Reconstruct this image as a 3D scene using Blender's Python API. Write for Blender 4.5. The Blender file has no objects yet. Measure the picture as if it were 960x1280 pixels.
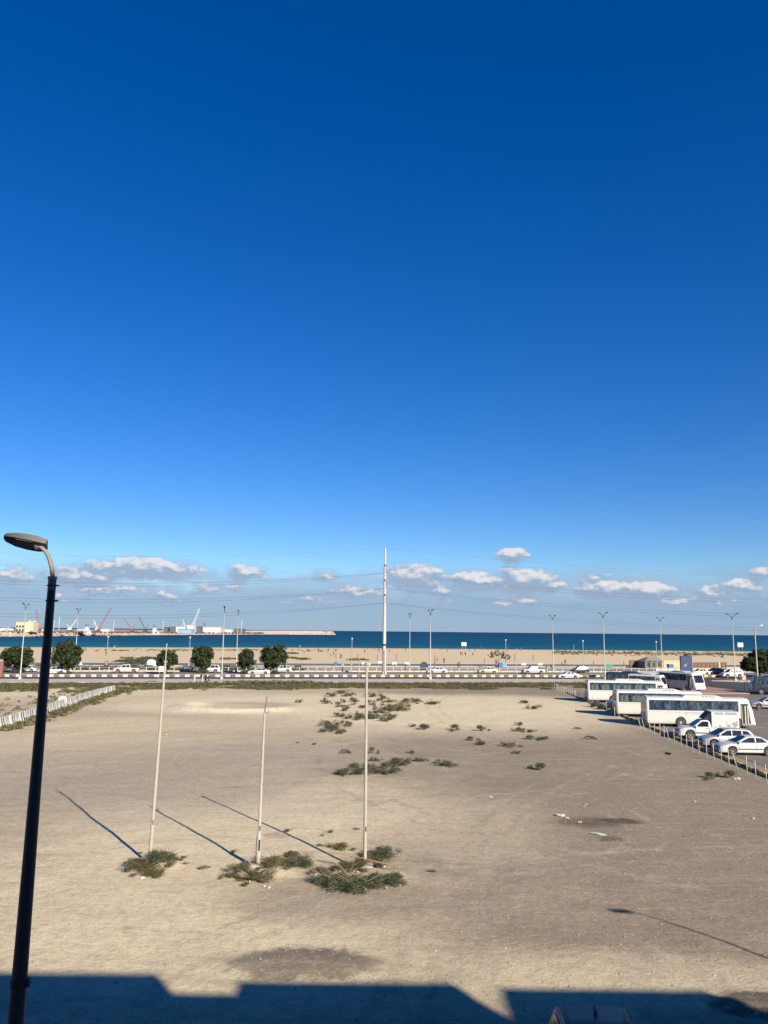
import bpy, bmesh, math, random
import numpy as np
from mathutils import Vector, Matrix, Quaternion
random.seed(7); RNG = np.random.default_rng(7)
rad = math.radians
scene = bpy.context.scene
COL = scene.collection

# ------------------------------------------------------------------ camera
CAM_H = 9.3; FPX = 961.0
PITCH = math.atan((789 - 640) / FPX); ROLL = rad(0.6)
FW = Vector((0, math.cos(PITCH), math.sin(PITCH))); U0 = Vector((0, -math.sin(PITCH), math.cos(PITCH))); R0 = Vector((1, 0, 0))
RT = R0 * math.cos(ROLL) + U0 * math.sin(ROLL); UP = U0 * math.cos(ROLL) - R0 * math.sin(ROLL)
cam_d = bpy.data.cameras.new('camera'); cam = bpy.data.objects.new('camera', cam_d); COL.objects.link(cam)
cam_d.sensor_fit = 'VERTICAL'; cam_d.sensor_height = 36; cam_d.sensor_width = 27; cam_d.lens = FPX / 1280 * 36
cam_d.clip_start = 0.1; cam_d.clip_end = 120000
M = Matrix((RT, UP, -FW)).transposed().to_4x4(); M.translation = (0, 0, CAM_H); cam.matrix_world = M
scene.camera = cam

# ------------------------------------------------------------------ light
SUN_EL = 26.0; SUN_AZ = 145.2          # azimuth clockwise from +Y
sv = Vector((math.sin(rad(SUN_AZ)) * math.cos(rad(SUN_EL)), math.cos(rad(SUN_AZ)) * math.cos(rad(SUN_EL)), math.sin(rad(SUN_EL))))
sun_d = bpy.data.lights.new('sun', 'SUN'); sun_d.energy = 5.0; sun_d.angle = rad(0.53); sun_d.color = (1.0, 0.905, 0.755)
sun = bpy.data.objects.new('sun', sun_d); COL.objects.link(sun)
sun.rotation_euler = sv.to_track_quat('Z', 'Y').to_euler(); sun.location = sv * 200
SKY_STRENGTH = 0.075
scene.view_settings.view_transform = 'Standard'; scene.view_settings.look = 'None'
scene.view_settings.exposure = 0.75; scene.view_settings.gamma = 1.0; scene.view_settings.use_curve_mapping = False

# ------------------------------------------------------------------ node helper
class N:
    def __init__(s, nt): s.nt = nt; s.L = nt.links
    def new(s, t, **kw):
        n = s.nt.nodes.new(t)
        for k, v in kw.items(): setattr(n, k, v)
        return n
    def put(s, sock, v):
        if v is None: return
        if isinstance(v, bpy.types.NodeSocket): s.L.new(v, sock)
        else:
            if sock.type == 'RGBA' and hasattr(v, '__len__') and len(v) == 3: v = (*v, 1)
            sock.default_value = v
    def m(s, op, a, b=None, c=None, clamp=False):
        n = s.new('ShaderNodeMath', operation=op, use_clamp=clamp)
        s.put(n.inputs[0], a); s.put(n.inputs[1], b); s.put(n.inputs[2], c); return n.outputs[0]
    def vm(s, op, a, b=None, out=0):
        n = s.new('ShaderNodeVectorMath', operation=op); s.put(n.inputs[0], a); s.put(n.inputs[1], b); return n.outputs[out]
    def noise(s, vec, scale, detail=3, rough=.55, dist=0, col=False):
        n = s.new('ShaderNodeTexNoise'); s.put(n.inputs['Vector'], vec); s.put(n.inputs['Scale'], scale)
        s.put(n.inputs['Detail'], detail); s.put(n.inputs['Roughness'], rough); s.put(n.inputs['Distortion'], dist)
        return n.outputs['Color' if col else 'Fac']
    def voro(s, vec, scale, out='Distance', feature='F1'):
        n = s.new('ShaderNodeTexVoronoi', feature=feature); s.put(n.inputs['Vector'], vec); s.put(n.inputs['Scale'], scale); return n.outputs[out]
    def mix(s, fac, a, b, mode='MIX'):
        n = s.new('ShaderNodeMix', data_type='RGBA', blend_type=mode)
        s.put(n.inputs['Factor'], fac); s.put(n.inputs['A'] if False else n.inputs[6], a); s.put(n.inputs[7], b); return n.outputs[2]
    def smooth(s, v, a, b):
        n = s.new('ShaderNodeMapRange', interpolation_type='SMOOTHSTEP'); s.put(n.inputs[0], v); n.inputs[1].default_value = a; n.inputs[2].default_value = b; return n.outputs[0]
    def lin(s, v, a, b, c=0, d=1):
        n = s.new('ShaderNodeMapRange'); s.put(n.inputs[0], v); n.inputs[1].default_value = a; n.inputs[2].default_value = b; n.inputs[3].default_value = c; n.inputs[4].default_value = d; return n.outputs[0]
    def xyz(s, v):
        n = s.new('ShaderNodeSeparateXYZ'); s.put(n.inputs[0], v); return n.outputs
    def comb(s, x, y, z):
        n = s.new('ShaderNodeCombineXYZ'); s.put(n.inputs[0], x); s.put(n.inputs[1], y); s.put(n.inputs[2], z); return n.outputs[0]
    def bump(s, h, strength=.3, dist=.02):
        n = s.new('ShaderNodeBump'); s.put(n.inputs['Height'], h); n.inputs['Strength'].default_value = strength; n.inputs['Distance'].default_value = dist; return n.outputs[0]

# ------------------------------------------------------------------ world: clear sky with a low band of cumulus
def pix_dir(px, py):
    d = FW * FPX + RT * (px - 480) + UP * (640 - py); return d.normalized()
world = bpy.data.worlds.new('World'); scene.world = world; world.use_nodes = True
nt = world.node_tree; nt.nodes.clear(); n = N(nt)
sky = n.new('ShaderNodeTexSky', sky_type='NISHITA'); sky.sun_disc = False
sky.sun_elevation = rad(SUN_EL); sky.sun_rotation = rad(SUN_AZ)
sky.altitude = 0; sky.air_density = 1.0; sky.dust_density = 0.0; sky.ozone_density = 6.0
tc = n.new('ShaderNodeTexCoord'); dirv = tc.outputs['Generated']
dx, dy, dz = n.xyz(dirv)
az = n.m('ARCTAN2', dx, dy); el = n.m('ARCSINE', dz)
hs = n.new('ShaderNodeHueSaturation'); n.put(hs.inputs['Color'], sky.outputs[0]); hs.inputs['Saturation'].default_value = 1.262; hs.inputs['Value'].default_value = 1.0; hs.inputs['Hue'].default_value = 0.513
skyc = hs.outputs[0]
# cloud density group, evaluated twice (here, and a bit higher) to light the tops
BLOBS = [  # px, py, half width px, half height px, weight
    (180, 707, 85, 11, 1.0), (100, 716, 50, 10, .85), (310, 713, 34, 9, .75), (405, 717, 22, 7, .6), (440, 736, 60, 10, .55), (130, 733, 70, 9, .55), (270, 731, 45, 8, .5),
    (518, 716, 46, 13, 1.05), (595, 723, 42, 11, 1.0), (655, 721, 46, 14, 1.05), (690, 729, 22, 8, .8), (545, 736, 40, 8, .6), (640, 691, 24, 8, .95), 
    (755, 733, 38, 11, 1.05), (808, 736, 36, 10, 1.0), (745, 719, 26, 6, .55), (830, 749, 55, 7, .6), (650, 750, 40, 8, .55), (885, 737, 32, 9, .6), (930, 728, 28, 9, .75), (955, 712, 26, 7, .55), (10, 715, 40, 10, .6)]
grp = bpy.data.node_groups.new('cloud_density', 'ShaderNodeTree')
grp.interface.new_socket('az', in_out='INPUT', socket_type='NodeSocketFloat'); grp.interface.new_socket('el', in_out='INPUT', socket_type='NodeSocketFloat')
grp.interface.new_socket('d', in_out='OUTPUT', socket_type='NodeSocketFloat')
g = N(grp); gi = g.new('NodeGroupInput'); go = g.new('NodeGroupOutput'); ga, ge = gi.outputs[0], gi.outputs[1]
tot = None
av = g.comb(ga, ge, 0.0)
for (px, py, hw, hh, w) in BLOBS:
    d = pix_dir(px, py); a0 = math.atan2(d.x, d.y); e0 = math.asin(d.z); hw *= 1.2 / FPX; hh *= 1.75 / FPX
    q = g.new('ShaderNodeVectorMath', operation='MULTIPLY_ADD'); g.put(q.inputs[0], av); q.inputs[1].default_value = (1 / hw, 1 / hh, 0); q.inputs[2].default_value = (-a0 / hw, -(e0 - .2 * hh) / hh, 0)
    gr_ = g.new('ShaderNodeTexGradient', gradient_type='SPHERICAL'); g.L.new(q.outputs[0], gr_.inputs[0])
    v = g.m('MULTIPLY', gr_.outputs['Fac'], w)
    tot = v if tot is None else g.m('SMOOTH_MAX', tot, v, .04)
cv = g.comb(ga, g.m('MULTIPLY', ge, 1.7), 0.0)
fb = g.noise(cv, 46, 6, .60, .15)
far = g.m('MULTIPLY', g.smooth(g.noise(cv, 13, 3, .55), .42, .66), g.m('MULTIPLY', g.smooth(ge, .015, .04), g.m('SUBTRACT', 1.0, g.smooth(ge, .044, .066))))
base = g.m('MAXIMUM', tot, g.m('MULTIPLY', far, .40))
dens = g.m('ADD', g.m('MULTIPLY', base, 1.55), g.m('MULTIPLY', g.m('SUBTRACT', fb, .57), 1.9))
g.L.new(g.m('MULTIPLY', dens, g.smooth(base, 0.0, .22)), go.inputs[0])
def dens_at(a, e):
    q = n.new('ShaderNodeGroup'); q.node_tree = grp; n.put(q.inputs[0], a); n.put(q.inputs[1], e); return q.outputs[0]
D0 = dens_at(az, el); D1 = dens_at(n.m('ADD', az, .0030), n.m('ADD', el, .0055))
alpha = n.m('MULTIPLY', n.smooth(D0, .0, .62), .92)
lit = n.m('MULTIPLY', n.smooth(n.m('SUBTRACT', D0, D1), -.05, .62), n.smooth(D0, .10, .50))
# veil of thin grey cloud low over the sea, all round
vv = n.comb(n.m('MULTIPLY', az, 3.0), n.m('MULTIPLY', el, 11.0), 0.0)
edge = n.m('ADD', el, n.m('MULTIPLY', n.m('SUBTRACT', n.noise(vv, 3.0, 5, .6), .5), .055))
veil = n.m('MULTIPLY', n.m('SUBTRACT', 1.0, n.smooth(edge, .032, .092)), .84)
VS = SKY_STRENGTH
veil_col = tuple(c / VS for c in (0.146, 0.226, 0.352)); shade_col = tuple(c / VS for c in (0.195, 0.255, 0.352)); lit_col = tuple(c / VS for c in (0.49, 0.48, 0.485))
wv = n.comb(n.m('MULTIPLY', az, 1.0), n.m('MULTIPLY', el, 4.5), 0.0)
wisp = n.m('MULTIPLY', n.smooth(n.noise(wv, 22, 6, .62, .4), .38, .66), n.m('MULTIPLY', n.smooth(el, .018, .045), n.m('SUBTRACT', 1.0, n.smooth(el, .055, .088))))
c1 = n.mix(veil, skyc, veil_col); c1 = n.mix(n.m('MULTIPLY', wisp, .78), c1, tuple(c / VS for c in (0.235, 0.300, 0.405)))
c2 = n.mix(alpha, c1, n.mix(lit, shade_col, lit_col))
bg = n.new('ShaderNodeBackground'); n.put(bg.inputs[0], c2); bg.inputs[1].default_value = SKY_STRENGTH
bg0 = n.new('ShaderNodeBackground'); n.put(bg0.inputs[0], skyc); bg0.inputs[1].default_value = SKY_STRENGTH
inband = n.m('MULTIPLY', n.m('GREATER_THAN', dz, -.004), n.m('LESS_THAN', dz, .135))   # clouds only exist low over the horizon
mxs = n.new('ShaderNodeMixShader'); n.put(mxs.inputs[0], inband); n.L.new(bg0.outputs[0], mxs.inputs[1]); n.L.new(bg.outputs[0], mxs.inputs[2])
wo = n.new('ShaderNodeOutputWorld'); n.L.new(mxs.outputs[0], wo.inputs[0])

# ------------------------------------------------------------------ helpers: ground points, meshes, things
def G(px, py, z=0.0):
    """the point of the ground plane (or of height z) that the photograph shows at a pixel"""
    d = pix_dir(px, py); t = (z - CAM_H) / d.z; return Vector((d.x * t, d.y * t, z))
TH = rad(9.6)
def RD(u, v, z=0.0):
    """road frame: u along the coast road, v across it"""
    return Vector((u * math.cos(TH) - v * math.sin(TH), 150 + u * math.sin(TH) + v * math.cos(TH), z))
def UV(p): x, y = p[0], p[1] - 150; return (x * math.cos(TH) + y * math.sin(TH), -x * math.sin(TH) + y * math.cos(TH))

class MB:
    def __init__(s): s.v = []; s.f = []; s.mi = []
    def add(s, vs, fs, mi=0):
        o = len(s.v); s.v += [tuple(p) for p in vs]; s.f += [tuple(i + o for i in f) for f in fs]; s.mi += [mi] * len(fs); return s
    def box(s, c, d, mi=0, rz=0.0, taper=1.0):
        x, y, z = d[0] / 2, d[1] / 2, d[2] / 2; cr, sr = math.cos(rz), math.sin(rz); vs = []
        for (a, b, k) in ((-1, -1, -1), (1, -1, -1), (1, 1, -1), (-1, 1, -1), (-1, -1, 1), (1, -1, 1), (1, 1, 1), (-1, 1, 1)):
            t = taper if k > 0 else 1; X, Y = a * x * t, b * y * t
            vs.append((c[0] + X * cr - Y * sr, c[1] + X * sr + Y * cr, c[2] + k * z))
        return s.add(vs, [(0, 3, 2, 1), (4, 5, 6, 7), (0, 1, 5, 4), (1, 2, 6, 5), (2, 3, 7, 6), (3, 0, 4, 7)], mi)
    def tube(s, pts, rs, seg=8, mi=0, cap=True):
        pts = [Vector(p) for p in pts]
        if not hasattr(rs, '__len__'): rs = [rs] * len(pts)
        rings = []; prev = None
        for i, p in enumerate(pts):
            t = (pts[min(i + 1, len(pts) - 1)] - pts[max(i - 1, 0)]).normalized()
            a = prev if prev is not None else (Vector((1, 0, 0)) if abs(t.x) < .9 else Vector((0, 1, 0)))
            a = (a - t * a.dot(t)).normalized(); b = t.cross(a); prev = a
            rings.append([p + (a * math.cos(2 * math.pi * k / seg) + b * math.sin(2 * math.pi * k / seg)) * rs[i] for k in range(seg)])
        vs = [q for r in rings for q in r]; fs = []
        for i in range(len(pts) - 1):
            for k in range(seg):
                fs.append((i * seg + k, i * seg + (k + 1) % seg, (i + 1) * seg + (k + 1) % seg, (i + 1) * seg + k))
        if cap: fs += [tuple(range(seg))[::-1], tuple((len(pts) - 1) * seg + k for k in range(seg))]
        return s.add(vs, fs, mi)
    def loft(s, rings, mi=0, cap=True, closed=True):
        m = len(rings[0]); vs = [p for r in rings for p in r]; fs = []
        for i in range(len(rings) - 1):
            for k in range(m if closed else m - 1):
                fs.append((i * m + k, i * m + (k + 1) % m, (i + 1) * m + (k + 1) % m, (i + 1) * m + k))
        if cap: fs += [tuple(range(m))[::-1], tuple((len(rings) - 1) * m + k for k in range(m))]
        return s.add(vs, fs, mi)
    def prism(s, poly, z0, z1, mi=0):
        m = len(poly); vs = [(p[0], p[1], z0) for p in poly] + [(p[0], p[1], z1) for p in poly]
        return s.add(vs, [tuple(range(m))[::-1], tuple(range(m, 2 * m))] + [(k, (k + 1) % m, m + (k + 1) % m, m + k) for k in range(m)], mi)
    def slab(s, quad, nrm, th, mi=0):
        """thin panel: polygon extruded by th along nrm"""
        nrm = Vector(nrm).normalized() * th; m = len(quad); a = [Vector(q) for q in quad]; b = [q + nrm for q in a]
        return s.add(a + b, [tuple(range(m))[::-1], tuple(range(m, 2 * m))] + [(k, (k + 1) % m, m + (k + 1) % m, m + k) for k in range(m)], mi)
    def mesh(s, name, mats=(), smooth=None):
        me = bpy.data.meshes.new(name); me.from_pydata(s.v, [], s.f)
        for m in mats: me.materials.append(m)
        if any(s.mi): me.polygons.foreach_set('material_index', s.mi)
        bm = bmesh.new(); bm.from_mesh(me); bmesh.ops.recalc_face_normals(bm, faces=bm.faces); bm.to_mesh(me); bm.free()
        if smooth:
            me.polygons.foreach_set('use_smooth', [True] * len(me.polygons)); me.set_sharp_from_angle(angle=rad(smooth))
        me.update(); return me
    def obj(s, name, mats, parent=None, smooth=None):
        if not isinstance(mats, (list, tuple)): mats = [mats]
        return link(name, s.mesh(name, mats, smooth), parent)
def link(name, me, parent=None, loc=None, rot=None):
    o = bpy.data.objects.new(name, me); COL.objects.link(o)
    if parent is not None: o.parent = parent
    if loc is not None: o.location = loc
    if rot is not None: o.rotation_euler = rot
    return o
def tag(o, label, cat, group=None):
    o['label'] = label; o['category'] = cat
    if group: o['group'] = group
    return o
def struct(o, kind='structure', label=None):
    o['kind'] = kind
    if label: o['label'] = label
    return o
def thing(name, label, cat, loc=(0, 0, 0), rz=0.0, group=None):
    o = link(name, None, None, loc, (0, 0, rz)); o.empty_display_size = .2; return tag(o, label, cat, group)
def np_mesh(name, V, F, mats, smooth=False):
    """V (n,3), F (m,4) or (m,3) arrays"""
    me = bpy.data.meshes.new(name); V = np.asarray(V, np.float32); F = np.asarray(F, np.int32); k = F.shape[1]
    me.vertices.add(len(V)); me.vertices.foreach_set('co', V.ravel()); me.loops.add(F.size); me.loops.foreach_set('vertex_index', F.ravel())
    me.polygons.add(len(F)); me.polygons.foreach_set('loop_start', np.arange(0, F.size, k, dtype=np.int32))
    for m in (mats if isinstance(mats, (list, tuple)) else [mats]): me.materials.append(m)
    if smooth: me.polygons.foreach_set('use_smooth', np.ones(len(F), bool))
    me.update(calc_edges=True); return me

# ------------------------------------------------------------------ materials
MATS = {}
def mat(name, col, rough=.6, metal=0.0, var=.12, scale=4.0, spec=.5, bump=0.0, bscale=30.0, dirt=None, coat=0.0):
    if name in MATS: return MATS[name]
    m = bpy.data.materials.new(name); m.use_nodes = True; q = N(m.node_tree); b = m.node_tree.nodes['Principled BSDF']
    tcn = q.new('ShaderNodeTexCoord'); v = tcn.outputs['Object']
    f = q.noise(v, scale, 5, .6)
    c = q.mix(f, tuple(x * (1 - var) for x in col), tuple(min(1, x * (1 + var)) for x in col))
    if dirt: c = q.mix(q.m('MULTIPLY', q.smooth(q.noise(v, scale * .6, 6, .65), .45, .75), dirt[3]), c, dirt[:3])
    q.put(b.inputs['Base Color'], c); b.inputs['Metallic'].default_value = metal
    q.put(b.inputs['Roughness'], q.lin(f, 0, 1, max(0.02, rough - .08), min(1, rough + .08)))
    b.inputs['Specular IOR Level'].default_value = spec
    if coat: b.inputs['Coat Weight'].default_value = coat
    if bump: q.put(b.inputs['Normal'], q.bump(q.noise(v, bscale, 4, .6), bump, .02))
    MATS[name] = m; return m
DUST = (.36, .29, .21)
m_white = mat('white_paint', (.56, .55, .525), .35, var=.03, coat=.4, dirt=(*DUST, .16))
m_buswhite = mat('bus_white', (.53, .515, .475), .4, var=.03, coat=.2, dirt=(*DUST, .22), scale=1.2)
m_cream = mat('cream_paint', (.52, .46, .29), .35, var=.03, coat=.4)
m_suvdark = mat('dark_navy_paint', (.010, .015, .032), .3, var=.1, spec=.3)
m_silver = mat('silver_paint', (.36, .35, .35), .4, .2, var=.04, coat=.4)
m_darkcar = mat('dark_paint', (.025, .028, .035), .3, var=.1, coat=.5)
m_navycar = mat('navy_grey_paint', (.028, .034, .05), .35, var=.1, coat=.4)
m_glass = mat('dark_glass', (.012, .016, .02), .08, var=.1, spec=.6)
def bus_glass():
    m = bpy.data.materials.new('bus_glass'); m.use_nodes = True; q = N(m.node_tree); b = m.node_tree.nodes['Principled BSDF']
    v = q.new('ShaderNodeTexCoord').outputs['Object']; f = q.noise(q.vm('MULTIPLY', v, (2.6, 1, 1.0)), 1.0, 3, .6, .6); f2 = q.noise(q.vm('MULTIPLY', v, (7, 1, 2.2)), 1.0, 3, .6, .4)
    c = q.mix(q.smooth(f, .35, .68), (.010, .016, .026), (.055, .095, .15)); c = q.mix(q.m('MULTIPLY', q.smooth(f2, .60, .68), .6), c, (.20, .25, .30))  # bluish streaks and pale patches paint reflections into the pane colour
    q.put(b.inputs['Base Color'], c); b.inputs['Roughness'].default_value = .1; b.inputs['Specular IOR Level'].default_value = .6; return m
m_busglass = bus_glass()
m_curtain = mat('curtain_cloth', (.075, .095, .085), .5, var=.3, scale=3)
m_black = mat('black_trim', (.02, .02, .022), .6)
m_tyre = mat('tyre_rubber', (.035, .033, .032), .85, dirt=(*DUST, .35))
m_rim = mat('rim_grey', (.36, .35, .33), .45, .3, dirt=(*DUST, .3))
m_chrome = mat('lamp_lens', (.55, .57, .6), .15, var=.05)
m_red = mat('red_lens', (.35, .02, .02), .25)
m_amber = mat('amber_lens', (.6, .22, .02), .3)
m_galv = mat('galvanised_steel', (.33, .325, .31), .5, .3, var=.1)
m_polewhite = mat('pole_cream', (.37, .335, .275), .55, var=.1, dirt=(.22, .15, .10, .35))
m_lampdark = mat('lamp_post_dark', (.035, .038, .045), .5, .2, var=.2)  # near-black post colour has the building's shade painted into it
m_lamparm = mat('lamp_arm_dusty', (.20, .18, .15), .65, var=.15)
m_lampbody = mat('lamp_head_grey', (.075, .072, .07), .6, var=.12)
m_conc = mat('pale_concrete', (.46, .42, .36), .85, var=.12, bump=.15, dirt=(.28, .22, .16, .4))
m_whiteconc = mat('white_concrete', (.46, .43, .385), .8, var=.08, dirt=(.40, .34, .26, .35))
m_rail = mat('white_balustrade', (.40, .37, .325), .8, var=.1)
m_yellow = mat('yellow_kerb_paint', (.62, .40, .06), .7, var=.15, dirt=(.3, .24, .15, .35))
m_yelkerb = mat('pale_yellow_kerb', (.58, .45, .20), .75, var=.12, dirt=(.35, .28, .2, .35))
m_whitekerb = mat('white_kerb_paint', (.48, .44, .39), .75, var=.1, dirt=(.35, .28, .2, .35))
m_blackkerb = mat('black_kerb_paint', (.10, .088, .076), .8, var=.2, dirt=(.30, .24, .18, .6))
m_barrier = mat('white_barrier', (.47, .45, .415), .6, var=.05, dirt=(*DUST, .2))
m_barrierdark = mat('barrier_slot_grey', (.10, .095, .09), .8)
m_wood = mat('weathered_post', (.13, .10, .075), .85, var=.2)
m_rock = mat('breakwater_rock', (.40, .32, .25), .9, var=.25, scale=.08)
m_brown = mat('brown_wall', (.16, .095, .06), .85, var=.15, scale=1.0)
m_roofgrey = mat('grey_roof_sheet', (.13, .12, .11), .7, var=.2)
m_tan = mat('tan_render', (.52, .37, .18), .85, var=.08)
m_yelbld = mat('cream_render', (.50, .455, .33), .85, var=.06, scale=.2)
m_winddark = mat('window_dark', (.05, .055, .06), .3)
m_ware = mat('warehouse_white', (.52, .52, .50), .6, var=.05, scale=.1)
m_waregrey = mat('shed_grey', (.10, .11, .13), .7, var=.15, scale=.1)
m_cranered = mat('crane_red', (.27, .085, .075), .6)
m_cranewhite = mat('crane_white', (.58, .58, .57), .6)
m_craneblack = mat('crane_black', (.06, .06, .07), .6)
m_blue = mat('blue_plastic', (.03, .12, .30), .5)
m_navyboard = mat('navy_board', (.025, .04, .10), .4, var=.3, scale=1.5)
m_green = mat('green_sign', (.03, .20, .12), .5)
m_signwhite = mat('sign_white', (.58, .58, .56), .5)
m_signred = mat('sign_red', (.5, .05, .04), .5)
m_redpillar = mat('red_pillar', (.24, .10, .075), .7)
m_wall = mat('building_render', (.48, .43, .36), .85, var=.06)
m_cable = mat('power_cable', (.06, .06, .065), .6)
m_litter = mat('litter_white', (.42, .41, .39), .7, var=.08)
m_litterg = mat('litter_pale_green', (.52, .60, .48), .6, var=.1)
m_cardboard = mat('cardboard', (.34, .20, .10), .85)
m_bark = mat('bark', (.12, .085, .06), .9, var=.25, bump=.4)

def leaf_mat(name, c1, c2, c3):
    m = bpy.data.materials.new(name); m.use_nodes = True; q = N(m.node_tree); b = m.node_tree.nodes['Principled BSDF']
    at = q.new('ShaderNodeAttribute', attribute_name='tint', attribute_type='GEOMETRY')
    c = q.mix(q.smooth(at.outputs['Fac'], 0, .6), c1, c2); c = q.mix(q.smooth(at.outputs['Fac'], .78, 1.0), c, c3)
    q.put(b.inputs['Base Color'], c); b.inputs['Roughness'].default_value = .6; b.inputs['Specular IOR Level'].default_value = .3
    tr = q.new('ShaderNodeBsdfTranslucent'); q.put(tr.inputs[0], q.mix(.5, c, (.16, .2, .03))); mx = q.new('ShaderNodeMixShader'); mx.inputs[0].default_value = .18
    q.L.new(b.outputs[0], mx.inputs[1]); q.L.new(tr.outputs[0], mx.inputs[2]); q.L.new(mx.outputs[0], m.node_tree.nodes['Material Output'].inputs[0]); return m
m_treeleaf = leaf_mat('ficus_leaf', (.014, .022, .008), (.040, .052, .018), (.105, .115, .045))  # lightest tint paints sunlit leaves into the crown colour
m_verge = leaf_mat('verge_olive_leaf', (.075, .068, .030), (.165, .148, .066), (.33, .28, .155))
m_vergeg = leaf_mat('verge_green_leaf', (.050, .056, .028), (.115, .118, .058), (.25, .235, .13))
m_bushleaf = leaf_mat('saltbush_leaf', (.030, .038, .022), (.078, .090, .046), (.19, .19, .10))
m_dryleaf = leaf_mat('dry_scrub_leaf', (.050, .046, .020), (.125, .112, .048), (.30, .24, .13))

# ================================================================== SETTING
def shore_v(u): return 322 + 26 * math.exp(-((u - 30) / 160.0) ** 2) - 14 * (1 / (1 + math.exp((u + 60) / 30.0)))
def beach_z(x, y):
    u, v = UV((x, y)); vs = shore_v(u)
    if v < 95: return 0.0
    return max(-1.5 * (v - 95) / (vs - 95), -6.0)
def GB(px, py):
    z = 0.0
    for _ in range(12): p = G(px, py, z); z = .5 * z + .5 * beach_z(p.x, p.y)
    p = G(px, py, z); p.z = beach_z(p.x, p.y); return p

# ---- ground sheet: empty lot, verge, beach, down into the sea
def axis(fine0, fine1, step, lo, hi, grow):
    a = list(np.arange(fine0, fine1, step)); d = step; x = a[-1]
    while x < hi: d = min(d * grow, 220); x += d; a.append(x)
    d = step; x = a[0]; b = []
    while x > lo: d = min(d * grow, 220); x -= d; b.append(x)
    return np.array(b[::-1] + a)
xs = axis(-44, 30, .34, -3200, 3200, 1.12); ys = axis(13, 130, .34, -420, 1500, 1.10)
X, Y = np.meshgrid(xs, ys)
def vnoise(X, Y, s, seed):
    r = np.random.default_rng(seed); T = r.random((256, 256)); x = X / s; y = Y / s; xi = np.floor(x).astype(int); yi = np.floor(y).astype(int)
    fx = x - xi; fy = y - yi; fx = fx * fx * (3 - 2 * fx); fy = fy * fy * (3 - 2 * fy); g_ = lambda a, b: T[a % 256, b % 256]
    return (g_(xi, yi) * (1 - fx) + g_(xi + 1, yi) * fx) * (1 - fy) + (g_(xi, yi + 1) * (1 - fx) + g_(xi + 1, yi + 1) * fx) * fy - .5
VV = -X * math.sin(TH) + (Y - 150) * math.cos(TH); UU = X * math.cos(TH) + (Y - 150) * math.sin(TH)
ss = lambda t: np.clip(t, 0, 1) ** 2 * (3 - 2 * np.clip(t, 0, 1))
lot = ss((24.2 - X) / 2.5) * ss((-11 - VV) / 4) * ss((Y - 8) / 4)
Z = (vnoise(X, Y, 9, 1) * .16 + vnoise(X, Y, 3.1, 2) * .07 + vnoise(X, Y, 1.1, 3) * .045 + vnoise(X, Y, .55, 4) * .022) * lot
for (px, py, rx, ry, h) in ((378, 1204, 2.1, .95, .10), (955, 1255, 1.3, .7, .16)):
    c = G(px, py); q = ((X - c.x) / rx) ** 2 + ((Y - c.y) / ry) ** 2; Z += h * ss(1.25 - q) * (.7 + .6 * vnoise(X, Y, .4, 9)) * lot
for (px, py, rx, ry, h) in ((187, 1083, 1.3, .8, .16), (330, 1092, 1.6, .9, .14), (450, 1095, 2.4, 1.1, .2), (300, 885, 5, 5, -.25)):
    c = G(px, py); q = ((X - c.x) / rx) ** 2 + ((Y - c.y) / ry) ** 2; Z += h * ss(1.0 - q) * lot
c = G(298, 884); q = np.sqrt(((X - c.x) / 6.6) ** 2 + ((Y - c.y) / 5.4) ** 2); Z += (.42 * np.exp(-((q - 1) / .20) ** 2) * ss(.75 + (c.y - Y) / 8 + (c.x - X) / 14) - .15 * ss(1 - q)) * lot
VS_ = 322 + 26 * np.exp(-((UU - 30) / 160.0) ** 2) - 14 / (1 + np.exp(np.clip((UU + 60) / 30.0, -50, 50)))
Z += np.where(VV < 95, 0, np.maximum(-1.5 * (VV - 95) / (VS_ - 95), -6.0))
Z += vnoise(X, Y, 14, 6) * .5 * ss((VV - 84) / 20) * ss((VS_ - 30 - VV) / 20) * .5
nx, ny = len(xs), len(ys); idx = np.arange(nx * ny).reshape(ny, nx)
F4 = np.stack([idx[:-1, :-1], idx[:-1, 1:], idx[1:, 1:], idx[1:, :-1]], -1).reshape(-1, 4)
def hz(x, y):
    """height of the ground sheet at a point"""
    i = min(max(int(np.searchsorted(xs, x)) - 1, 0), nx - 2); j = min(max(int(np.searchsorted(ys, y)) - 1, 0), ny - 2)
    fx = (x - xs[i]) / (xs[i + 1] - xs[i]); fy = (y - ys[j]) / (ys[j + 1] - ys[j])
    return float((Z[j, i] * (1 - fx) + Z[j, i + 1] * fx) * (1 - fy) + (Z[j + 1, i] * (1 - fx) + Z[j + 1, i + 1] * fx) * fy)
def on(p, dz=0.0): return Vector((p[0], p[1], hz(p[0], p[1]) + dz))

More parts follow.
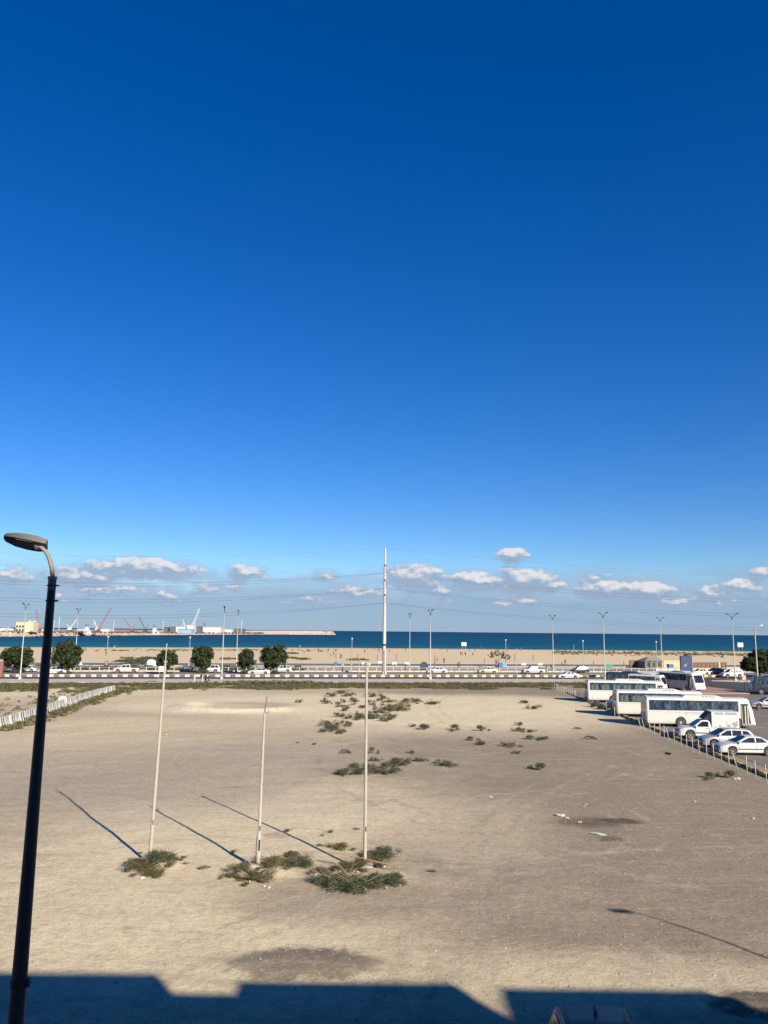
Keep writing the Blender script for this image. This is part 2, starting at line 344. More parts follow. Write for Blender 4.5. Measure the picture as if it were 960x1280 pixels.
def ground_material():
    m = bpy.data.materials.new('sandy_ground'); m.use_nodes = True; q = N(m.node_tree); b = m.node_tree.nodes['Principled BSDF']
    P = q.new('ShaderNodeNewGeometry').outputs['Position']; x, y, z = q.xyz(P)
    v = q.m('ADD', q.m('MULTIPLY', x, -math.sin(TH)), q.m('MULTIPLY', q.m('SUBTRACT', y, 150), math.cos(TH)))
    big = q.noise(P, .07, 4, .55, .6); mid = q.noise(P, .35, 5, .62, .5); sm = q.noise(P, 2.2, 6, .65); fi = q.noise(P, 14, 4, .7); gr = q.noise(P, 45, 3, .7)
    ctr = lambda s, k: q.m('MULTIPLY', q.m('SUBTRACT', s, .5), k)
    Pw = q.vm('ADD', P, q.vm('MULTIPLY', q.vm('SUBTRACT', q.noise(P, .45, 4, .62, .4, col=True), (.5, .5, .5)), (2.6, 2.6, 0)))
    Pn = q.vm('ADD', P, q.vm('MULTIPLY', q.vm('SUBTRACT', q.noise(P, 1.3, 6, .7, .6, col=True), (.5, .5, .5)), (1.7, 1.5, 0)))
    def ell(px, py, rx, ry, soft=.5, wob=.7):
        c = G(px, py); e = q.new('ShaderNodeVectorMath', operation='MULTIPLY_ADD'); q.put(e.inputs[0], Pw if rx > 3 else Pn); e.inputs[1].default_value = (1 / rx, 1 / ry, 0); e.inputs[2].default_value = (-c.x / rx, -c.y / ry, 0)
        return q.smooth(q.vm('LENGTH', e.outputs[0], out=1), 1 + soft, 1 - soft)
    mx = q.m
    gravel = (.300, .236, .163); beige = (.52, .42, .272); pale = (.76, .63, .405)
    # left of the lot is beige sand, right and foreground are darker gravel
    f = q.m('ADD', q.lin(x, -10, 9, 0, 1), q.m('ADD', ctr(big, 1.1), ctr(mid, .9)))
    c = q.mix(q.smooth(f, .15, .95), beige, gravel)
    for (px, py, rx, ry, s, k) in ((250, 1040, 6.5, 6.5, .55, .8), (150, 1100, 9, 4.5, .6, .65), (200, 1175, 7, 3.2, .5, .75), (430, 1010, 4.5, 7, .6, .7), (560, 1225, 9, 1.8, .6, .35), (780, 1220, 6, 1.6, .5, .40),
                                  (560, 888, 21, 21, .4, 1.0), (430, 880, 26, 15, .4, 1.0), (270, 884, 13, 7, .4, .9), (640, 880, 14, 14, .4, .8), (60, 925, 14, 6, .7, .4), (170, 905, 14, 5, .7, .5), (590, 1030, 3.5, 6, .7, .4), (20, 862, 30, 16, .5, .85)):
        c = q.mix(q.m('MULTIPLY', ell(px, py, rx, ry, s), k), c, pale)
    for (px, py, rx, ry, s, k, col) in ((420, 1125, 4.2, 2.0, .5, .55, gravel), (378, 1204, 2.15, 1.0, .25, .85, (.150, .118, .088)), (955, 1255, 1.35, .7, .2, .9, (.11, .08, .06)),
                                        (300, 887, 5.6, 3.6, .5, .5, (.37, .31, .24)), (100, 985, 12, 7, .7, .45, (.33, .285, .235)), (330, 945, 16, 8, .6, .40, (.34, .29, .235)),
                                        (738, 1028, 1.7, .95, .5, .75, (.085, .063, .042)), (778, 1027, .95, .6, .45, .85, (.045, .035, .025)), (762, 1049, .6, .35, .35, .7, (.09, .07, .05)), (297, 885, 7.6, 6.4, .22, .95, (.76, .65, .45)), (311, 881, 5.4, 4.2, .35, .85, (.46, .385, .275)), (345, 1045, .6, .5, .3, .5, (.36, .20, .15))):
        c = q.mix(q.m('MULTIPLY', ell(px, py, rx, ry, s, .55), k), c, col)
    # wheel tracks, wind streaks
    st = q.noise(q.vm('MULTIPLY', P, (.22, 1.5, 1)), 1.0, 5, .6, .8)
    c = q.mix(q.m('MULTIPLY', q.smooth(st, .52, .70), .30), c, (.50, .43, .34)); c = q.mix(q.m('MULTIPLY', q.smooth(st, .48, .30), .30), c, (.25, .21, .17))
    tr = q.noise(q.vm('MULTIPLY', P, (1.6, .25, 1)), 1.0, 4, .55, 2.0)
    c = q.mix(q.m('MULTIPLY', q.smooth(tr, .60, .68), .22), c, (.46, .40, .31))
    for (cx, cy, R_, w_) in ((30, 60, 34, .17), (-38, 8, 34, .17), (2, 62, 17, .16), (16, 8, 27, .17), (-70, 44, 74, .18), (60, 20, 58, .17), (5, 40, 7.5, .15), (-14, 60, 12, .16), (90, 95, 84, .18), (-6, -20, 50, .17)):
        d_ = q.m('SUBTRACT', q.vm('LENGTH', q.vm('SUBTRACT', q.vm('MULTIPLY', Pn, (1, 1, 0)), (cx + .3, cy, 0)), out=1), R_)
        d_ = q.m('ABSOLUTE', q.m('SUBTRACT', q.m('ABSOLUTE', d_), .78)); k_ = q.m('MULTIPLY', q.smooth(d_, w_ * 1.7, w_ * .4), q.m('MULTIPLY', q.smooth(mid, .40, .62), .28))
        c = q.mix(k_, c, q.mix(q.smooth(big, .45, .55), (.60, .51, .38), (.20, .16, .12)))
    # beach
    warm = q.mix(mid, (.70, .53, .315), (.78, .61, .385)); c = q.mix(q.smooth(q.m('ADD', v, ctr(mid, 8)), 14, 20), c, (.42, .36, .27)); c = q.mix(q.smooth(q.m('ADD', v, ctr(mid, 12)), 72, 80), c, warm)
    c = q.mix(q.m('MULTIPLY', q.smooth(z, -1.30, -1.46), .55), c, (.32, .25, .17))
    g8 = q.noise(P, 7, 5, .8); g3 = q.noise(P, 2.6, 6, .75, .3); lotm = q.smooth(v, 20, 60)
    c = q.mix(q.smooth(g3, .40, .72), c, q.mix(.30, c, (.14, .105, .065))); c = q.mix(q.smooth(g3, .46, .22), c, q.mix(.22, c, (.72, .64, .50)))
    k8 = q.m('SUBTRACT', 1.0, q.m('MULTIPLY', lotm, .6))
    c = q.mix(q.m('MULTIPLY', q.smooth(g8, .54, .74), q.m('MULTIPLY', k8, .55)), c, (.72, .63, .50)); c = q.mix(q.m('MULTIPLY', q.smooth(g8, .47, .28), q.m('MULTIPLY', k8, .60)), c, (.10, .08, .06))
    c = q.mix(q.m('MULTIPLY', q.smooth(gr, .58, .34), .30), c, (.13, .10, .075))
    # pale pebbles
    vo = q.new('ShaderNodeTexVoronoi'); q.put(vo.inputs['Vector'], P); vo.inputs['Scale'].default_value = 5.0
    rr, gg, _ = q.xyz(vo.outputs['Color']); pk = q.m('MULTIPLY', q.m('GREATER_THAN', rr, .86), q.m('LESS_THAN', vo.outputs['Distance'], q.lin(gg, 0, 1, .08, .22)))
    c = q.mix(q.m('MULTIPLY', pk, .45), c, q.mix(gg, (.50, .45, .38), (.68, .64, .57)))
    q.put(b.inputs['Base Color'], c); b.inputs['Roughness'].default_value = .95; b.inputs['Specular IOR Level'].default_value = .15
    h = q.m('ADD', q.m('ADD', q.m('MULTIPLY', g3, .75), q.m('MULTIPLY', g8, .38)), q.m('ADD', q.m('MULTIPLY', gr, .10), q.m('MULTIPLY', pk, .08)))
    q.put(b.inputs['Normal'], q.bump(h, .55, .12)); return m
m_ground = ground_material()
ground = struct(link('ground', np_mesh('ground', np.stack([X, Y, Z], -1).reshape(-1, 3), F4, m_ground, True)))

# ---- sea
def sea_material():
    m = bpy.data.materials.new('sea_water'); m.use_nodes = True; q = N(m.node_tree); b = m.node_tree.nodes['Principled BSDF']
    P = q.new('ShaderNodeNewGeometry').outputs['Position']; x, y, z = q.xyz(P)
    v = q.m('ADD', q.m('MULTIPLY', x, -math.sin(TH)), q.m('MULTIPLY', q.m('SUBTRACT', y, 150), math.cos(TH)))
    bands = q.noise(q.vm('MULTIPLY', P, (.0012, .011, 1)), 1.0, 4, .55, .4); fineb = q.noise(q.vm('MULTIPLY', P, (.02, .12, 1)), 1.0, 4, .6)
    vv_ = q.m('ADD', v, q.m('MULTIPLY', q.m('SUBTRACT', bands, .5), 420))
    c = q.mix(q.smooth(vv_, 300, 620), (.012, .112, .145), (.006, .066, .122)); c = q.mix(q.smooth(vv_, 620, 2200), c, (.006, .048, .100))
    c = q.mix(q.m('MULTIPLY', q.smooth(fineb, .48, .75), .35), c, (.004, .035, .07))
    q.put(b.inputs['Base Color'], c); b.inputs['Roughness'].default_value = .55; b.inputs['Specular IOR Level'].default_value = .12; b.inputs['IOR'].default_value = 1.33
    q.put(b.inputs['Normal'], q.bump(q.noise(q.vm('MULTIPLY', P, (.35, .6, 1)), 1.0, 6, .65), .6, .6)); return m
b_ = MB(); S_ = 70000
b_.add([(-S_, -S_, -1.5), (S_, -S_, -1.5), (S_, S_, -1.5), (-S_, S_, -1.5)], [(0, 1, 2, 3)])
struct(b_.obj('sea', sea_material()))
# surf lines at the water's edge
def foam():
    b = MB(); L = []
    for i in range(-90, 120):
        u = i * 4.0; vs = shore_v(u); k = math.sin(i * .9) * 1.2 + math.sin(i * .23 + 1) * 2.2; L.append((u, vs + k * .8, .6 + .5 * math.sin(i * .61 + 2)))
    for i in range(len(L) - 1):
        a, c = L[i], L[i + 1]; b.add([RD(a[0], a[1] - a[2], -1.484), RD(c[0], c[1] - c[2], -1.484), RD(c[0], c[1] + c[2], -1.484), RD(a[0], a[1] + a[2], -1.484)], [(0, 1, 2, 3)])
    return b
struct(foam().obj('surf_line', mat('sea_foam', (.55, .58, .58), .8)), 'stuff')

# ---- road strips
def pave_material(name, c1, c2, rough=.9, crack=.3, brick=None, streak=(.05, .8)):
    m = bpy.data.materials.new(name); m.use_nodes = True; q = N(m.node_tree); b = m.node_tree.nodes['Principled BSDF']
    P = q.new('ShaderNodeNewGeometry').outputs['Position']
    a = q.noise(P, .25, 5, .6, .5); s2 = q.noise(P, 3, 6, .7); g2 = q.noise(P, 30, 3, .7)
    c = q.mix(q.m('ADD', q.m('MULTIPLY', a, .6), q.m('MULTIPLY', s2, .4)), c1, c2)
    c = q.mix(q.m('MULTIPLY', q.smooth(q.noise(q.vm('MULTIPLY', P, (*streak, 1)), 1, 4, .6), .5, .7), crack), c, DUST)
    c = q.mix(q.m('MULTIPLY', g2, .25), c, tuple(k * .6 for k in c1))
    q.put(b.inputs['Base Color'], c); b.inputs['Roughness'].default_value = rough; b.inputs['Specular IOR Level'].default_value = .2
    q.put(b.inputs['Normal'], q.bump(g2, .3, .01)); return m
m_asph = pave_material('asphalt', (.050, .048, .047), (.085, .080, .076), crack=.25)
m_asphlight = pave_material('worn_asphalt', (.19, .155, .135), (.27, .225, .195), crack=.5)
m_promasph = pave_material('promenade_asphalt', (.15, .142, .14), (.20, .19, .185), crack=.3)
m_pave = pave_material('pale_paving', (.44, .375, .315), (.54, .47, .40), crack=.3)
m_parking = pave_material('dusty_asphalt', (.15, .128, .108), (.24, .205, .172), crack=.55, streak=(.3, .3))
m_pink = pave_material('pink_paving', (.32, .19, .155), (.40, .26, .215), crack=.3)
def strip(name, v0, v1, z, m, u0=-700, u1=900, kind='structure', th=None):
    b = MB()
    if th: b.prism([RD(u0, v0), RD(u1, v0), RD(u1, v1), RD(u0, v1)], z - th, z)
    else: b.add([RD(u0, v0, z), RD(u1, v0, z), RD(u1, v1, z), RD(u0, v1, z)], [(0, 1, 2, 3)])
    return struct(b.obj(name, m), kind)
strip('service_lane', -9.2, -6.1, .02, m_asph, u1=40)
strip('pavement', -6.0, 2.9, .13, m_pave, th=.2, u1=58)
strip('road', 3.0, 29.4, .03, m_asph)
strip('worn_carriageway', 14.2, 27.2, .036, m_asphlight)
strip('median', 10.9, 13.6, .40, m_conc, th=.5, u1=84)
strip('promenade', 57.4, 75, .06, m_promasph)
strip('promenade_kerb', 56.9, 57.4, .17, m_conc, th=.3)
strip('back_kerb', 75.0, 75.4, .14, m_conc, th=.3)
# lane lines
mk = mat('road_paint', (.55, .54, .5), .8, var=.2)
for (v0, v1) in ((3.5, 3.62), (10.2, 10.32), (14.6, 14.72), (26.6, 26.72)):
    b = MB(); b.add([RD(-200, v0, .044), RD(260, v0, .044), RD(260, v1, .044), RD(-200, v1, .044)], [(0, 1, 2, 3)]); struct(b.obj('lane_line', mk))
# painted kerb stones of the median (each its own piece)
kerb_parent = struct(link('median_kerb', None)); kb_me = {}
def rbox(d, bev=.02):
    bm = bmesh.new(); bmesh.ops.create_cube(bm, size=1); bmesh.ops.scale(bm, vec=d, verts=bm.verts); bmesh.ops.bevel(bm, geom=list(bm.edges), offset=bev, segments=1, affect='EDGES', profile=.5)
    me = bpy.data.meshes.new('block'); bm.to_mesh(me); bm.free(); return me
for k, m in (('w', m_whitekerb), ('k', m_blackkerb), ('y', m_yelkerb), ('c', m_conc)):
    me = rbox((.955, .30, .62), .03); me.materials.append(m); kb_me[k] = me
me_s = rbox((.86, .26, .40), .05); me_s.materials.append(m_whitekerb); kb_me['s'] = me_s
for i in range(-105, 84):
    u = i * .975; p = RD(u, 10.75); x_ = (UV(p)[0])
    k = 'k' if i % 2 else ('w' if u < -3 else 'y')
    link('kerb_stone', kb_me[k], kerb_parent, (p.x, p.y, .155), (0, 0, TH))
kp2 = struct(link('far_kerb', None))
for i in range(-60, 60):
    if i % 1 == 0:
        p = RD(i * 1.62, 29.6); link('kerb_stone', kb_me['s'], kp2, (p.x, p.y, .10), (0, 0, TH))
strip('kerb_footing', 29.35, 30.0, .10, m_conc, th=.2)

# ---- parking lot, side road, pink island
b = MB(); b.add([(26.75, 34, .02), (150, 34, .02), (150, 124, .02), (29.3, 124, .02)], [(0, 1, 2, 3)]); struct(b.obj('parking_lot', m_parking))
b = MB(); b.add([(40.0, 124.05, .016), (150, 124.05, .016), (150, 176, .016), (RD(58, 3)[0], RD(58, 3)[1], .016), (54, 146, .016), (40, 146, .016)], [(0, 1, 2, 3, 4, 5)]); struct(b.obj('side_road', m_asph))
b = MB(); b.prism([(44, 141.5), (56.8, 142.2), (58.6, 136), (59.4, 128.4), (58.4, 125), (50.6, 124.2), (44, 124.2)], -.05, .16); struct(b.obj('paved_island', m_pink))
b = MB(); b.prism([(66.5, 158.6), (71.5, 156.6), (82, 157.5), (92, 160.5), (92, 163.5), (72, 161.5)], -.05, .15); struct(b.obj('traffic_island', m_pave))
b = MB(); b.add([RD(62, 30.1, .03), RD(170, 30.1, .03), RD(170, 44, .03), RD(62, 44, .03)], [(0, 1, 2, 3)]); struct(b.obj('roadside_parking', m_asphlight))
b = MB()
for (p, q_) in (((50.6, 124.25), (58.4, 125.05)), ((58.4, 125.05), (59.4, 128.4))):
    pass
# yellow and black kerb stones along the parking edge
kp3 = struct(link('parking_kerb', None))
kb_y = rbox((.26, .92, .26), .05); kb_y.materials.append(m_yellow); kb_k = rbox((.26, .92, .26), .05); kb_k.materials.append(m_blackkerb)
def kerb_x(y): return 25.75 + (y - 56) * .0487 if y < 81 else 26.95 + (y - 81) * .05
for i in range(0, 83):
    y = 44 + i * .97; link('kerb_stone', kb_y if i % 2 == 0 and (y < 66 or 70 < y < 72 or y > 75) else kb_k, kp3, (kerb_x(y), y, .10 + random.uniform(-.02, .02)), (0, 0, random.uniform(-.05, .05)))

# ---- far harbour land with rock breakwater (real distances, about 0.9 to 2 km)
def harbour():
    line = [(-900, 640), (-640, 780), (-438, 885), (-425, 1060), (-411, 1240), (-360, 1550), (-308, 1860), (-250, 1960), (-150, 2040), (-124, 2052)]
    b = MB(); rings = []
    for i, (x_, y_) in enumerate(line):
        t = i / (len(line) - 1); top = 3.8 + max(0, (y_ - 885) / 355) if y_ < 1240 else 4.8 + (y_ - 1240) / 620 * 2.4
        if i == len(line) - 1: top = .5
        inn = 900 if y_ < 1300 else max(16, 900 * (1 - (y_ - 1300) / 420))
        if y_ > 1700: inn = 14
        rings.append([(x_, y_, -3), (x_ - 9, y_ + 3, top), (x_ - inn, y_ + inn * .25, top + .2), (x_ - inn - 8, y_ + inn * .25 + 6, -3)])
    b.loft(rings); return b
struct(harbour().obj('harbour_land', m_rock))
# armour rocks along the mole, too small to pick apart
def blobs_mesh(name, pts, sizes, mats, jitter=.35, squash=.7):
    base = np.array([(1, 0, 0), (-1, 0, 0), (0, 1, 0), (0, -1, 0), (0, 0, 1), (0, 0, -1)], float)
    fb_ = np.array([(0, 2, 4), (2, 1, 4), (1, 3, 4), (3, 0, 4), (2, 0, 5), (1, 2, 5), (3, 1, 5), (0, 3, 5)])
    V = []; F = []
    for i, (p, s_) in enumerate(zip(pts, sizes)):
        v = base * (1 + RNG.uniform(-jitter, jitter, (6, 1))) * s_ * np.array([1, 1, squash]); a = RNG.uniform(0, 6.28); c, d = math.cos(a), math.sin(a)
        v = v @ np.array([[c, d, 0], [-d, c, 0], [0, 0, 1]]) + np.array(p); V.append(v); F.append(fb_ + 6 * i)
    return np_mesh(name, np.concatenate(V), np.concatenate(F), mats)
pts = []; sz = []
ln = [(-640, 780), (-438, 885), (-425, 1060), (-411, 1240), (-360, 1550), (-308, 1860), (-250, 1960), (-150, 2040), (-124, 2052)]
for i in range(2200):
    j = random.randrange(len(ln) - 1); t = random.random(); x_ = ln[j][0] + (ln[j + 1][0] - ln[j][0]) * t; y_ = ln[j][1] + (ln[j + 1][1] - ln[j][1]) * t
    k = random.random(); top = 3.6 + max(0, (y_ - 885) / 355) if y_ < 1240 else 4.6 + (y_ - 1240) / 620 * 2.2; pts.append((x_ - 8 * k, y_ + 2.6 * k, -1.6 + (top + 1.5) * k)); sz.append(random.uniform(.7, 1.9))
struct(link('armour_rocks', blobs_mesh('armour_rocks', pts, sz, mat('armour_stone', (.46, .36, .28), .9, var=.3, scale=.3))), 'stuff')

# ================================================================== VEHICLES
class Tmpl:
    """a kind of thing: list of (name, mesh, parent index, location, painted)"""
    def __init__(s): s.p = []
    def add(s, name, me, parent=None, loc=(0, 0, 0), paint=False, rot=(0, 0, 0)): s.p.append((name, me, parent, loc, paint, rot)); return len(s.p) - 1
    def place(s, name, label, cat, loc, rz, paint=None, group=None, scale=None):
        t = thing(name, label, cat, loc, rz, group)
        if scale: t.scale = scale
        made = []
        for (n_, me, par, l, pt, rot) in s.p:
            o = link(n_, me, t if par is None else made[par], l, rot)
            if pt and paint is not None: o.material_slots[0].link = 'OBJECT'; o.material_slots[0].material = paint
            made.append(o)
        return t
def interp(tab, x):
    for (a, b) in zip(tab, tab[1:]):
        if x <= b[0]:
            t = (x - a[0]) / max(1e-6, b[0] - a[0]); t = min(max(t, 0), 1); return a[1] + (b[1] - a[1]) * t
    return tab[-1][1]
def wheel_meshes(R, w, spokes=True, bus=False):
    prof = [(.58 * R, -w / 2), (.86 * R, -w / 2), (.97 * R, -w * .42), (R, -w * .28), (R, w * .28), (.97 * R, w * .42), (.86 * R, w / 2), (.58 * R, w / 2)]
    seg = 24; b = MB(); b.loft([[(r * math.cos(2 * math.pi * k / seg), y, r * math.sin(2 * math.pi * k / seg)) for (r, y) in prof] for k in range(seg + 1)], cap=False)
    ty = b.mesh('wheel', [m_tyre], 40); b = MB()
    for sgn in (-1, 1):
        y0 = sgn * w * (.30 if not bus else .18); ring = lambda r, y: [(r * math.cos(2 * math.pi * k / seg), y, r * math.sin(2 * math.pi * k / seg)) for k in range(seg)]
        b.loft([ring(.60 * R, sgn * w * .47), ring(.56 * R, sgn * w * .46), ring(.50 * R, y0)], 0, False)
        b.add(ring(.51 * R, y0), [tuple(range(seg))], 1)
        if bus:
            b.loft([ring(.30 * R, y0), ring(.26 * R, sgn * w * .5), ring(.10 * R, sgn * w * .52)], 0, True)
            for k in range(8):
                a = 2 * math.pi * k / 8; b.tube([(.39 * R * math.cos(a), y0, .39 * R * math.sin(a)), (.39 * R * math.cos(a), y0 + sgn * .03, .39 * R * math.sin(a))], .055 * R, 6, 0)
        else:
            b.tube([(0, y0, 0), (0, sgn * w * .44, 0)], .13 * R, 10, 0)
            for k in range(5):
                a = 2 * math.pi * k / 5 + .3; b.tube([(.08 * R * math.cos(a), sgn * w * .40, .08 * R * math.sin(a)), (.55 * R * math.cos(a), sgn * w * .40, .55 * R * math.sin(a))], .075 * R, 4, 0)
    return ty, b.mesh('rim', [m_rim, m_black], 40)

def lower_body(L, W, top, wid, wheels, R, clear, crown=.03, bot=None, nst=64):
    """loft of cross-sections from tail (-L/2) to nose (+L/2); arches rise over the wheels"""
    rings = []
    xs_ = sorted(set([-L / 2 + L * i / nst for i in range(nst + 1)] + [xw + k * R * 1.16 for xw in wheels for k in (-1, -.96, -.85, -.7, .7, .85, .96, 1)]))
    for x in xs_:
        zt = interp(top, x); w = W / 2 * interp(wid, x); zb = clear if bot is None else interp(bot, x)
        for xw in wheels:
            d = abs(x - xw); RR = R * 1.16
            if d < RR: zb = max(zb, R + math.sqrt(RR * RR - d * d))
        zb = min(zb, zt - .06); h = zt - zb
        half = [(w * .88, zb), (w * .97, zb + min(.06, h * .2)), (w, zb + h * .45 if zb < clear + .05 else max(zb + .02, zb + h * .3)), (w * .985, zt - min(.16, h * .35)), (w * .93, zt - min(.03, h * .1)), (w * .70, zt + crown * .7), (0, zt + crown)]
        rings.append([(x, y, z) for (y, z) in half] + [(x, -y, z) for (y, z) in half[-2::-1]])
    return MB().loft(rings)
def cabin(belt, prof, wb, tumble, roofcrown=.03):
    """prof: (x, z) outline of the greenhouse from rear to front"""
    rings = []; xs_ = []
    for (a, b) in zip(prof, prof[1:]):
        for k in range(6): xs_.append((a[0] + (b[0] - a[0]) * k / 6, a[1] + (b[1] - a[1]) * k / 6))
    xs_.append(prof[-1])
    for (x, z) in xs_:
        z = max(z, belt + .005); t = wb - (z - belt) * tumble
        rings.append([(x, wb, belt - .06), (x, wb, belt), (x, t, z - min(.05, (z - belt) * .5)), (x, t - .07, z), (x, t * .5, z + roofcrown * .8), (x, 0, z + roofcrown), (x, -t * .5, z + roofcrown * .8), (x, -(t - .07), z), (x, -t, z - min(.05, (z - belt) * .5)), (x, -wb, belt), (x, -wb, belt - .06)])
    return MB().loft(rings)
def car_template(kind):
    T = Tmpl()
    if kind == 'sedan':
        L, W, R, cl = 4.65, 1.78, .32, .20; wh = (-1.35, 1.38); belt = .93
        top = [(-2.33, .62), (-2.28, .88), (-2.0, .98), (-1.45, 1.0), (-.9, .95), (.8, .93), (1.0, .93), (1.7, .84), (2.15, .70), (2.28, .58), (2.33, .46)]
        wid = [(-2.33, .74), (-2.22, .90), (-1.8, .98), (-1, 1), (1, 1), (1.8, .96), (2.15, .86), (2.33, .68)]
        prof = [(-1.72, .98), (-1.0, 1.36), (-.35, 1.43), (.15, 1.41), (1.12, .93)]; wb = .83; tum = .36
        side = [[(-1.38, .99), (-.98, 1.30), (-.62, 1.345), (-.60, .97)], [(-.52, .97), (-.54, 1.35), (-.2, 1.365), (.02, 1.35), (.30, .97)] , [(.36, .97), (.10, 1.335), (.16, 1.33), (.86, .97)]]
        side = [[(-1.38, 1.0), (-.98, 1.30), (-.50, 1.35), (-.48, .97)], [(-.40, .97), (-.42, 1.355), (.05, 1.345), (.84, .97)]]
    elif kind == 'suv':
        L, W, R, cl = 4.75, 1.88, .38, .26; wh = (-1.4, 1.42); belt = 1.10
        top = [(-2.37, .70), (-2.34, 1.05), (-2.2, 1.12), (.9, 1.12), (1.1, 1.11), (1.8, 1.04), (2.2, .92), (2.33, .75), (2.37, .6)]
        wid = [(-2.37, .86), (-2.25, .95), (-1.6, 1), (1.2, 1), (1.9, .97), (2.2, .89), (2.37, .76)]
        prof = [(-2.30, 1.12), (-2.02, 1.70), (-1.2, 1.76), (0, 1.77), (.32, 1.74), (1.15, 1.12)]; wb = .90; tum = .27
        side = [[(-2.05, 1.15), (-1.88, 1.62), (-1.28, 1.66), (-1.28, 1.15)], [(-1.19, 1.15), (-1.19, 1.665), (-.38, 1.675), (-.36, 1.15)], [(-.28, 1.15), (-.30, 1.675), (.22, 1.66), (.92, 1.15)]]
    elif kind == 'hatch':
        L, W, R, cl = 4.35, 1.80, .33, .20; wh = (-1.28, 1.30); belt = .98
        top = [(-2.17, .62), (-2.13, .95), (-2.0, 1.02), (.8, .98), (1.0, .97), (1.6, .88), (2.0, .74), (2.12, .6), (2.17, .46)]
        wid = [(-2.17, .80), (-2.05, .93), (-1.5, 1), (1, 1), (1.7, .96), (2.0, .87), (2.17, .70)]
        prof = [(-2.08, 1.02), (-1.72, 1.45), (-.9, 1.53), (-.1, 1.53), (.25, 1.48), (1.15, .98)]; wb = .84; tum = .25
        side = [[(-1.85, 1.05), (-1.55, 1.38), (-1.12, 1.43), (-1.12, 1.02)], [(-1.03, 1.02), (-1.03, 1.435), (-.28, 1.45), (-.26, 1.01)], [(-.18, 1.01), (-.20, 1.45), (.16, 1.42), (.88, 1.01)]]
    else:  # pickup (double or single cab)
        single = kind == 'pickup_single'
        L, W, R, cl = 5.2, 1.80, .38, .30; wh = (-1.65, 1.62); belt = 1.08
        top = [(-2.6, .98), (-2.55, 1.04), (-.9, 1.04), (-.85, 1.08), (1.0, 1.10), (1.3, 1.08), (2.1, 1.00), (2.45, .88), (2.56, .72), (2.6, .55)]
        wid = [(-2.6, .93), (-2.4, .96), (1.2, 1), (2.1, .96), (2.42, .88), (2.6, .72)]
        if single: prof = [(-.30, 1.08), (-.18, 1.62), (.05, 1.70), (.35, 1.70), (.58, 1.67), (1.38, 1.10)]; side = [[(.02, 1.13), (-.02, 1.57), (.50, 1.59), (1.12, 1.13)]]
        else: prof = [(-.98, 1.08), (-.84, 1.65), (-.5, 1.71), (.3, 1.72), (.58, 1.68), (1.38, 1.10)]; side = [[(-.80, 1.13), (-.74, 1.59), (-.10, 1.61), (-.10, 1.13)], [(0, 1.13), (0, 1.61), (.50, 1.59), (1.12, 1.13)]]
        wb = .85; tum = .28
    T.top = top; T.L = L
    body = T.add('body', lower_body(L, W, top, wid, wh, R, cl).mesh('body', [m_white], 35), None, (0, 0, 0), True)
    T.add('cabin', cabin(belt, prof, wb, tum).mesh('cabin', [m_white], 30), None, (0, 0, 0), True)
    # glass
    for s in (1, -1):
        for poly in side:
            b = MB(); b.slab([(x, s * (wb - (z - belt) * tum - .004), z) for (x, z) in poly], (0, s, tum), .012); T.add('window', b.mesh('window', [m_glass]))
    def slope(a, b_, t0, t1, out):
        q = []
        for (t, s) in ((t0, -1), (t0, 1), (t1, 1), (t1, -1)):
            x = a[0] + (b_[0] - a[0]) * t; z = a[1] + (b_[1] - a[1]) * t; w = wb - (z - belt) * tum - .12; q.append((x, s * w, z + .012 + .02 * 0))
        nn = Vector((-(b_[1] - a[1]), 0, b_[0] - a[0])); nn = nn if nn.x * out > 0 else -nn
        mid = [(x + .0, 0, z + .03) for (x, _, z) in (q[0], q[2])]
        return MB().slab([q[0], mid[0], q[1], q[2], mid[1], q[3]], nn, .012)
    T.add('windscreen', slope(prof[-1], prof[-2], .10, .93, 1).mesh('windscreen', [m_glass]))
    T.add('rear_window', slope(prof[0], prof[1], .12, .90, -1).mesh('rear_window', [m_glass]))
    ty, rm = wheel_meshes(R, .22)
    for xw in wh:
        for s in (1, -1): k = T.add('wheel', ty, None, (xw, s * (W / 2 - .13), R)); T.add('rim', rm, k)
    nose, tail = L / 2, -L / 2; zn = interp(top, nose - .22); zt = interp(top, tail + .08)
    for s in (1, -1):
        b = MB(); b.loft([[(nose - .34, s * W * .43, zn - .02), (nose - .34, s * W * .44, zn - .17), (nose - .34, s * W * .27, zn - .16), (nose - .34, s * W * .27, zn - .02)], [(nose - .115, s * W * .37, zn - .06), (nose - .10, s * W * .37, zn - .18), (nose - .05, s * W * .25, zn - .18), (nose - .07, s * W * .25, zn - .05)]])
        T.add('headlight', b.mesh('headlight', [m_chrome]))
        b = MB(); b.box((tail + .06, s * W * .36, zt - .10), (.12, .24, .20)); T.add('taillight', b.mesh('taillight', [m_red]))
        b = MB(); xm = prof[-1][0] - .28; b.box((xm, s * (W / 2 + .07), belt + .09), (.12, .20, .14), taper=.8); T.add('mirror', b.mesh('mirror', [m_white]), None, (0, 0, 0), True)
        for poly in side[-2:]:
            b = MB(); xh = poly[0][0] + .12; b.box((xh, s * (W / 2 * .995), belt - .10), (.18, .03, .035)); T.add('door_handle', b.mesh('door_handle', [m_black]))
